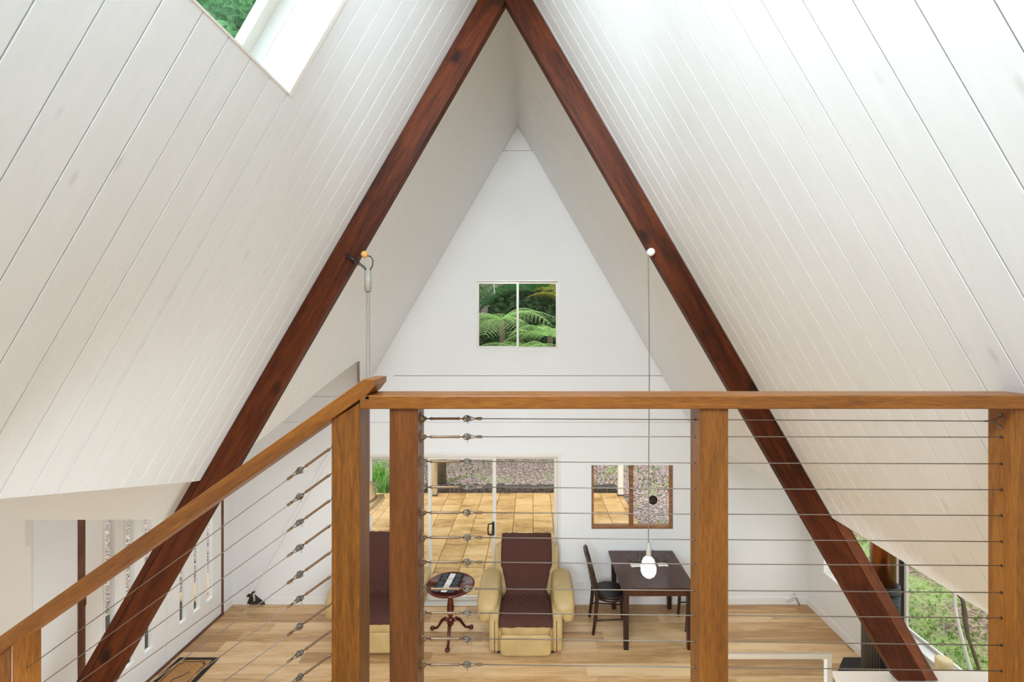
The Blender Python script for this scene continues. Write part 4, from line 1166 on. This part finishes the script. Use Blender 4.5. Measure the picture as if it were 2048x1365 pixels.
# ground sheet rising gently behind the deck
def ground():
    bm = bmesh.new(); nx, ny = 70, 60; rows = []
    for j in range(ny+1):
        y = 6.75 + (30 - 6.75)*(j/ny)**1.3; r = []
        for i in range(nx+1):
            x = -16 + 32*i/nx
            z = GZ
            if y > 11.45: z += min(.25, (y-11.45)*.5) + max(0, y-12)*.09 + max(0, y-17)*.62
            z += .05*math.sin(x*1.3+y)*math.cos(y*1.7-x*.6)*(1 if y > 11.6 else .2)
            r.append(bm.verts.new((x, y, z)))
        rows.append(r)
    for j in range(ny):
        for i in range(nx): bm.faces.new((rows[j][i], rows[j][i+1], rows[j+1][i+1], rows[j+1][i])).smooth = True
    return bm
def gz(x, y):
    z = GZ
    if y > 11.45: z += min(.25, (y-11.45)*.5) + max(0, y-12)*.09 + max(0, y-17)*.62
    return z + .05*math.sin(x*1.3+y)*math.cos(y*1.7-x*.6)*(1 if y > 11.6 else .2)
struct('ground', ground(), M['ground'])
bm = bmesh.new(); rows = []
for j in range(31):
    y = -8 + 21*j/30; rows.append([bm.verts.new((x, y, GZ + .045 + .08*(x-4)*(x > 5) + .03*math.sin(3*x+y*2))) for x in [4.0 + .5*i for i in range(29)]])
for a, b in zip(rows, rows[1:]):
    for i in range(28): bm.faces.new((a[i], a[i+1], b[i+1], b[i])).smooth = True
struct('ground.001', bm, M['lawn'])
M['brick'] = mulch('pink_path', (120, 92, 84), (176, 140, 130), (206, 178, 168), (220, 206, 214), (110, 150, 80), .62)
struct('ground.002', B(-16, -4.36, -8, 6.75, GZ - .05, GZ), M['brick'])
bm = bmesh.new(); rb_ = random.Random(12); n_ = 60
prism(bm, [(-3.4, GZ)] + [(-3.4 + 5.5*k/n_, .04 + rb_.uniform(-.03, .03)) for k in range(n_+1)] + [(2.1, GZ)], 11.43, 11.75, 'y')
M['shaded_soil'] = mulch('shade_darkened_soil', (34, 28, 26), (56, 48, 46), (90, 80, 80), (190, 184, 206), (70, 90, 50), .66)  # soil bank; its dark colour also paints in the shade behind the deck
struct('ground.003', bm, M['shaded_soil'])
# deck of square tiles
DK0, DK1 = 6.80, 11.36; DZ = -.05
deck = struct('deck', B(-5.2, 2.15, DK0 - .04, DK1, DZ - .22, DZ - .03), M['gap'])
nx = 0
ys = [DK1 - .4025*k for k in range(12)]
xs = [-2.003 + .403*k for k in range(-8, 11)]
for j, y in enumerate(ys):
    y0_ = max(y - .4025, DK0 - .04)
    if y - y0_ < .03: continue
    for x in xs:
        xr = min(x + .403, 2.15)
        if xr - x < .03 or x < -5.3: continue
        obj('tile', B(x + .005, xr - .005, y0_ + .0035, y - .0035, DZ - .03, DZ + random.uniform(-.002, .002)), M['deck'], deck)
# posts, trunk
def post_thing(name, x, y, d, w_, m, h, label, cat='post'):
    p = P(x, y, d); z0 = DZ if d < DK1 else gz(p.x, d) 
    t = thing(name, label, cat, (p.x, d, z0))
    obj('post_shaft', B(p.x - w_/2, p.x + w_/2, d - w_/2, d + w_/2, z0, z0 + h), m, t, bevel=.004)
    obj('post_shoe', B(p.x - w_/2 - .01, p.x + w_/2 + .01, d - w_/2 - .01, d + w_/2 + .01, z0, z0 + .03), M['gap'], t)
    return t
post_thing('verandah_post', 1241, 989, 11.2, .115, M['cream'], 3.4, 'cream verandah post at deck corner, seen through the brown window')
post_thing('verandah_post', 869, 989, 11.2, .115, M['postwood'], 3.4, 'weathered timber verandah post at deck edge, beside dark tree trunk')

# ---- plants
def leafy_cluster(bm, c, r, n, size, rnd, flat=1.0):
    for _ in range(n):
        while True:
            v = Vector((rnd.uniform(-1, 1), rnd.uniform(-1, 1), rnd.uniform(-1, 1)))
            if v.length < 1: break
        p = Vector(c) + Vector((v.x*r, v.y*r, v.z*r*flat))
        a = Vector((rnd.uniform(-1, 1), rnd.uniform(-1, 1), rnd.uniform(-.6, .6))).normalized()
        b = a.cross(Vector((rnd.uniform(-1, 1), rnd.uniform(-1, 1), rnd.uniform(-1, 1)))).normalized()
        s = size*rnd.uniform(.6, 1.3)
        vs_ = [bm.verts.new(p - a*s), bm.verts.new(p + b*s*.35), bm.verts.new(p + a*s), bm.verts.new(p - b*s*.35)]
        bm.faces.new(vs_)

def frond(L, npin, plen, droop, rise, fern=True, seed=0, wid=.012):
    "one frond along +X from the origin"
    rnd = random.Random(seed); bm = bmesh.new()
    N = 22; pts = []
    for i in range(N+1):
        t = i/N; pts.append(Vector((L*t*(1-.12*t), 0, L*(rise*t - droop*t*t))))
    tube(bm, pts, [.012*(1-.85*i/N)*(1 if fern else 1.4) + .002 for i in range(N+1)], 5)
    def at(t):
        k = min(N-1, int(t*N)); f = t*N-k; return pts[k].lerp(pts[k+1], f), (pts[k+1]-pts[k]).normalized()
    for k in range(npin):
        t = .10 + .89*k/npin
        p, tg = at(t)
        ln = plen*math.sin(PI*min(1, .16 + .84*t))**.7 if fern else plen*(math.sin(PI*(.14+.80*t))**.6)
        for s in (-1, 1):
            out = (Vector((0, s, 0)) + tg*(.28 if fern else .55) + Vector((0, 0, -.12 if fern else .05))).normalized()
            if not fern:
                prev = None; segs = 4; w0 = wid
                for i in range(segs+1):
                    u = i/segs; q = p + out*ln*u + Vector((0, 0, -ln*.38*u*u*rnd.uniform(.9, 1.1)))
                    ww = w0*(1-u)**.7 if i else w0*.6
                    a = bm.verts.new(q + tg*ww); b = bm.verts.new(q - tg*ww - Vector((0, 0, ww*.4)))
                    if prev: bm.faces.new((prev[0], prev[1], b, a))
                    prev = (a, b)
            else:
                m_ = 12
                for i in range(1, m_+1):
                    u = i/m_; q = p + out*ln*u + Vector((0, 0, -ln*.30*u*u))
                    ll = ln*.13*(1-u)**.6 + .008; lw = ln/m_*.36
                    for s2 in (-1, 1):
                        dr = (tg*s2 + out*.25 + Vector((0, 0, -.15))).normalized()
                        bm.faces.new((bm.verts.new(q), bm.verts.new(q + dr*ll*.6 + out*lw), bm.verts.new(q + dr*ll), bm.verts.new(q + dr*ll*.5 - out*lw)))
    return bm

fm = [fin(frond(1.9, 13, .50, d, r, True, k), 'frond', M['fern']) for k, (d, r) in enumerate(((.55, .42), (.75, .5), (.4, .2)))]
pm = [fin(frond(2.4, 30, .66, d, r, False, k, .017), 'frond', M['palm']) for k, (d, r) in enumerate(((.6, .7), (.9, .9), (.35, .3)))]
pym = fin(frond(2.0, 26, .55, .8, .7, False, 9, .018), 'frond', M['palmy'])
def crown(t, meshes, top, n, tilt0, seed, scale=1.0, skip=None):
    rnd = random.Random(seed)
    for k in range(n):
        a = 2*PI*k/n + rnd.uniform(-.15, .15)
        o = bpy.data.objects.new('frond', meshes[k % len(meshes)]); COL.objects.link(o); o.parent = t
        o.location = Vector(top) - t.location
        o.rotation_euler = (rnd.uniform(-.2, .2), -tilt0 + rnd.uniform(-.25, .25), a)
        o.scale = (scale,)*3
def tree_fern(x, y, ztop, label, n=13, seed=1, scale=1.0):
    z0 = gz(x, y); t = thing('tree_fern', label, 'fern', (x, y, z0), 'tree ferns outside the gable window')
    obj('trunk', tube(bmesh.new(), [(x, y, z0 - .05), (x+.05, y, (z0+ztop)/2), (x, y, ztop)], [.13, .10, .09], 10), M['bark'], t)
    crown(t, fm, (x, y, ztop), n, .1, seed, scale)
def palm(x, y, ztop, label, n=11, seed=1, meshes=pm, scale=1.0, tilt=.45):
    z0 = gz(x, y); t = thing('palm_tree', label, 'palm', (x, y, z0), 'palms outside the gable window')
    obj('trunk', tube(bmesh.new(), [(x, y, z0 - .05), (x+.06, y, (z0+ztop)/2), (x, y, ztop)], [.11, .08, .07], 10), M['bark'], t)
    crown(t, meshes, (x, y, ztop), n, tilt, seed, scale)
tree_fern(-1.0, 15.3, 4.25, 'light green tree fern spreading across the gable window, left one', 11, 3, 1.05)
tree_fern(-.35, 14.5, 3.25, 'light green tree fern lowest in the gable window, between the other two', 11, 4, .9)
tree_fern(.55, 14.9, 3.70, 'light green tree fern low in the gable window, right one', 11, 5, 1.0)
palm(-1.9, 16.7, 4.6, 'dark green palm behind tree fern, at left in the gable window', 13, 11, pm, 1.0)
palm(.1, 17.0, 5.1, 'dark green palm behind ferns, centre of the gable window', 14, 12, pm, 1.0)
palm(1.35, 16.4, 4.7, 'yellowing palm at right in the gable window', 12, 13, [pym, pm[0], pym], .95)
palm(-.7, 18.0, 6.2, 'tall dark palm farthest back in the gable window', 14, 15, pm, 1.15)

def tree(x, y, h, r, label, leaf='tree', trunk='bark', tr=.16, lean=(0, 0), n=2600, seed=0, size=.11, z0=None, group=None, cz=None):
    rnd = random.Random(seed); zb0 = gz(x, y) if z0 is None else z0
    t = thing('tree', label, 'tree', (x, y, zb0), group)
    q = bmesh.new(); top = Vector((x+lean[0], y+lean[1], zb0+h))
    mid = Vector((x+lean[0]*.35, y+lean[1]*.35, zb0+h*.5))
    tube(q, [(x, y, zb0-.1), (x+rnd.uniform(-.05, .05), y, zb0+h*.22), mid, top], [tr*1.25, tr, tr*.75, tr*.3], 10)
    obj('trunk', q, M[trunk], t)
    q = bmesh.new(); cs = []
    for k in range(7):
        a = rnd.uniform(0, 2*PI); rr_ = r*rnd.uniform(.3, .8)
        e = Vector((top.x + math.cos(a)*rr_, top.y + math.sin(a)*rr_, top.z + rnd.uniform(-.3*r, .5*r))); cs.append(e)
        tube(q, [mid.lerp(top, rnd.uniform(.2, .9)), e], [tr*.35, tr*.1], 6)
    obj('branch', q, M[trunk], t)
    q = bmesh.new()
    for c0 in cs + [top]: leafy_cluster(q, c0, r*.55, n//8, size, rnd, .7)
    tag(obj('foliage', q, M[leaf], t), kind='stuff')
    return t
# dark background trees behind the palms
for i, (x, y, h, r, lb) in enumerate(((-3.4, 20, 4.6, 3.0, 'dark broad tree far behind palms, leftmost of the back row'), (-1.0, 21.5, 5.8, 3.0, 'dark broad tree far behind palms, directly behind the window mullion'), (2.2, 21, 5.4, 2.9, 'dark broad tree far behind palms, rightmost of the back row'),
        (-2.4, 17.6, 2.9, 1.8, 'rounded dark shrub low behind the left tree fern'), (-.3, 18.2, 2.9, 1.8, 'rounded dark shrub low behind the centre palm'), (1.7, 17.5, 2.9, 1.8, 'rounded dark shrub low behind the yellowing palm'))):
    tree(x, y, h, r, lb, n=9000, seed=20+i, size=.19, group='background trees')
tree(-5.2, 8.9, 9.4, 2.6, 'tall leafy tree seen up through the skylight', leaf='tree2', n=6500, seed=81, size=.15, z0=GZ)
tree(-8.6, 12.5, 11.5, 3.4, 'taller tree farther off, seen up through the skylight', leaf='tree2', n=6500, seed=82, size=.18, z0=GZ)
# trunk right behind the weathered post
tree(P(884, 0, 11.9).x, 11.9, 5.0, 1.2, 'dark knobbly tree trunk just beyond the deck, behind weathered post', n=1400, seed=41, tr=.10, size=.1)
# trees above the skylight
tree(-5.6, 2.6, 9.2, 2.4, 'leafy tree overhanging the skylight', n=5200, seed=51, size=.14, z0=GZ)
tree(-8.4, .2, 9.0, 3.0, 'broad tree outside behind the skylight tree', n=5600, seed=52, size=.15, z0=GZ)
# slim trunks outside the right window
def sapling(x0, y0, pts, r, m, label):
    t = thing('sapling', label, 'tree', (x0, y0, GZ - .05), 'slim trunks outside the right window')
    obj('trunk', tube(bmesh.new(), pts, r, 8), M[m], t)
    q = bmesh.new(); leafy_cluster(q, pts[-1], .9, 500, .08, random.Random(3), .6)
    tag(obj('foliage', q, M['tree'], t), kind='stuff')
def trunkpts(pts, d, top):
    return [P(x, y, d) for x, y in pts] + [P(*top, d)]
sp = trunkpts([(1946, 1356), (1944, 1348), (1933, 1313), (1923.6, 1275), (1915.5, 1245), (1910, 1215), (1908.5, 1191), (1909, 1120)], 5.15, (1905, 500))
sapling(sp[0].x, sp[0].y, [(sp[0].x + .05, 5.15, GZ - .1)] + sp, [.017]*7 + [.016, .015, .008], 'palebark', 'slim white trunk outside the right window')
sp = trunkpts([(1962, 1350), (1957.5, 1337), (1948, 1309), (1941, 1288), (1936, 1275), (1930.4, 1242), (1929, 1227), (1926, 1203), (1916, 1190)], 5.3, (1890, 500))
sapling(sp[0].x, sp[0].y, [(sp[0].x + .06, 5.3, GZ - .1)] + sp, [.018]*5 + [.020, .024, .024, .02, .015, .008], 'bark', 'slim grey brown trunk outside right window, behind the white one')

def blades(name, spots, m, label, cat, h, n, wid, seed, kind='stuff'):
    rnd = random.Random(seed); q = bmesh.new()
    for (x, y, z) in spots:
        for _ in range(n):
            a = rnd.uniform(0, 2*PI); hh = h*rnd.uniform(.6, 1.2); lean_ = hh*rnd.uniform(.15, .7)
            bx, by = x + rnd.uniform(-.06, .06)*h*3, y + rnd.uniform(-.06, .06)*h*3
            sx, sy = -math.sin(a)*wid, math.cos(a)*wid; prev = None
            for k in range(4):
                u = k/3; p = Vector((bx + math.cos(a)*lean_*u*u, by + math.sin(a)*lean_*u*u, z + hh*(u - .25*u*u)))
                ww = 1-u*.9
                v1 = q.verts.new((p.x+sx*ww, p.y+sy*ww, p.z)); v2 = q.verts.new((p.x-sx*ww, p.y-sy*ww, p.z))
                if prev: q.faces.new((prev[0], prev[1], v2, v1))
                prev = (v1, v2)
    return q
# strap leaved clumps behind the left of the deck: each clump a thing
rnd = random.Random(5)
clumps = [(-3.75, 11.75), (-3.45, 12.2), (-4.05, 12.3), (-4.5, 11.8), (-3.7, 12.8), (-3.2, 12.9)]
pos_lb = ['nearest the deck edge', 'in the second row, right', 'in the second row, left', 'at the far left end', 'at the back, middle', 'at the back, right']
for i, (x, y) in enumerate(clumps):
    q = blades('', [(x, y, gz(x, y))], None, '', '', .85, 70, .013, 60+i)
    tag(obj('strap_leaf_clump', q, M['strap']), 'green strap-leaved clump beyond the deck, ' + pos_lb[i], 'plant', 'strap-leaved clumps beyond the deck')
# grass, petals, litter
spots = []
for _ in range(1300):
    x = rnd.uniform(-4, 3.6); y = rnd.uniform(11.7, 19)
    if math.sin(x*1.1+1.5)*math.sin(y*.9) + rnd.uniform(-.5, .5) > .12: spots.append((x, y, gz(x, y)))
tag(obj('grass', blades('', spots, None, '', '', .10, 9, .006, 8), M['grass']), 'thin green grass tufts on mulch beyond the deck', 'grass', kind='stuff')
spots = []
for _ in range(5000):
    x = rnd.uniform(4.1, 8.5); y = rnd.uniform(2.4, 9.5)
    if math.sin(x*2.1)*math.sin(y*1.7+1) + rnd.uniform(-.8, .8) > -.1:
        z = GZ + .04 + .08*(x-4)*(x > 5)
        spots.append((x, y, z))
tag(obj('grass', blades('', spots, None, '', '', .065, 8, .005, 9), M['grass']), 'patchy green grass outside the right window', 'grass', kind='stuff')
spots = [(rnd.uniform(-6.4, -4.9), rnd.uniform(3.8, 5.6), GZ) for _ in range(90)]
tag(obj('grass', blades('', spots, None, '', '', .3, 12, .012, 10), M['strap']), 'low green ground cover outside the slotted doors', 'grass', kind='stuff')
def scatter(n, fn, size, seed):
    r_ = random.Random(seed); q = bmesh.new()
    for _ in range(n):
        x, y, z = fn(r_); a = r_.uniform(0, PI); s = size*r_.uniform(.5, 1.3); b = r_.uniform(-.4, .4)
        c_, s_ = math.cos(a)*s, math.sin(a)*s
        q.faces.new([q.verts.new(v) for v in ((x-c_, y-s_, z+.012-b*s), (x+s_*.5, y-c_*.5, z+.016), (x+c_, y+s_, z+.012+b*s), (x-s_*.5, y+c_*.5, z+.010))])
    return q
def f1(r):
    x = r.uniform(-4.2, 4.2); y = 11.5 + 9*r.random()**1.4; return x, y, gz(x, y)
tag(obj('fallen_petals', scatter(6500, f1, .017, 1), M['petal']), 'pale purple fallen petals on mulch beyond the deck', 'petals', kind='stuff')
def f2(r):
    x = r.uniform(2.2, 5); y = r.uniform(6.9, 11.4); return x, y, gz(x, y)
tag(obj('fallen_petals', scatter(2200, f2, .016, 2), M['petal']), 'pale fallen petals on bare ground right of the deck', 'petals', kind='stuff')
tag(obj('leaf_litter', scatter(5000, f1, .03, 3), M['petal2']), 'brown leaf litter on mulch beyond the deck', 'leaves', kind='stuff')
def f3(r):
    return r.uniform(-4.6, -1.9), r.uniform(8.2, 11.3), DZ
tag(obj('fallen_petals', scatter(260, f3, .016, 4), M['petal']), 'pale purple fallen petals on the left of the deck', 'petals', kind='stuff')
# dark gate post and shrub outside the left doors
post_thing('gate_post', 0, 0, 5.0, .12, M['blackmetal'], 2.6, 'black square post outside the slotted doors').location
gp = bpy.data.objects['gate_post']; gp.location = (-4.95, 5.2, GZ)
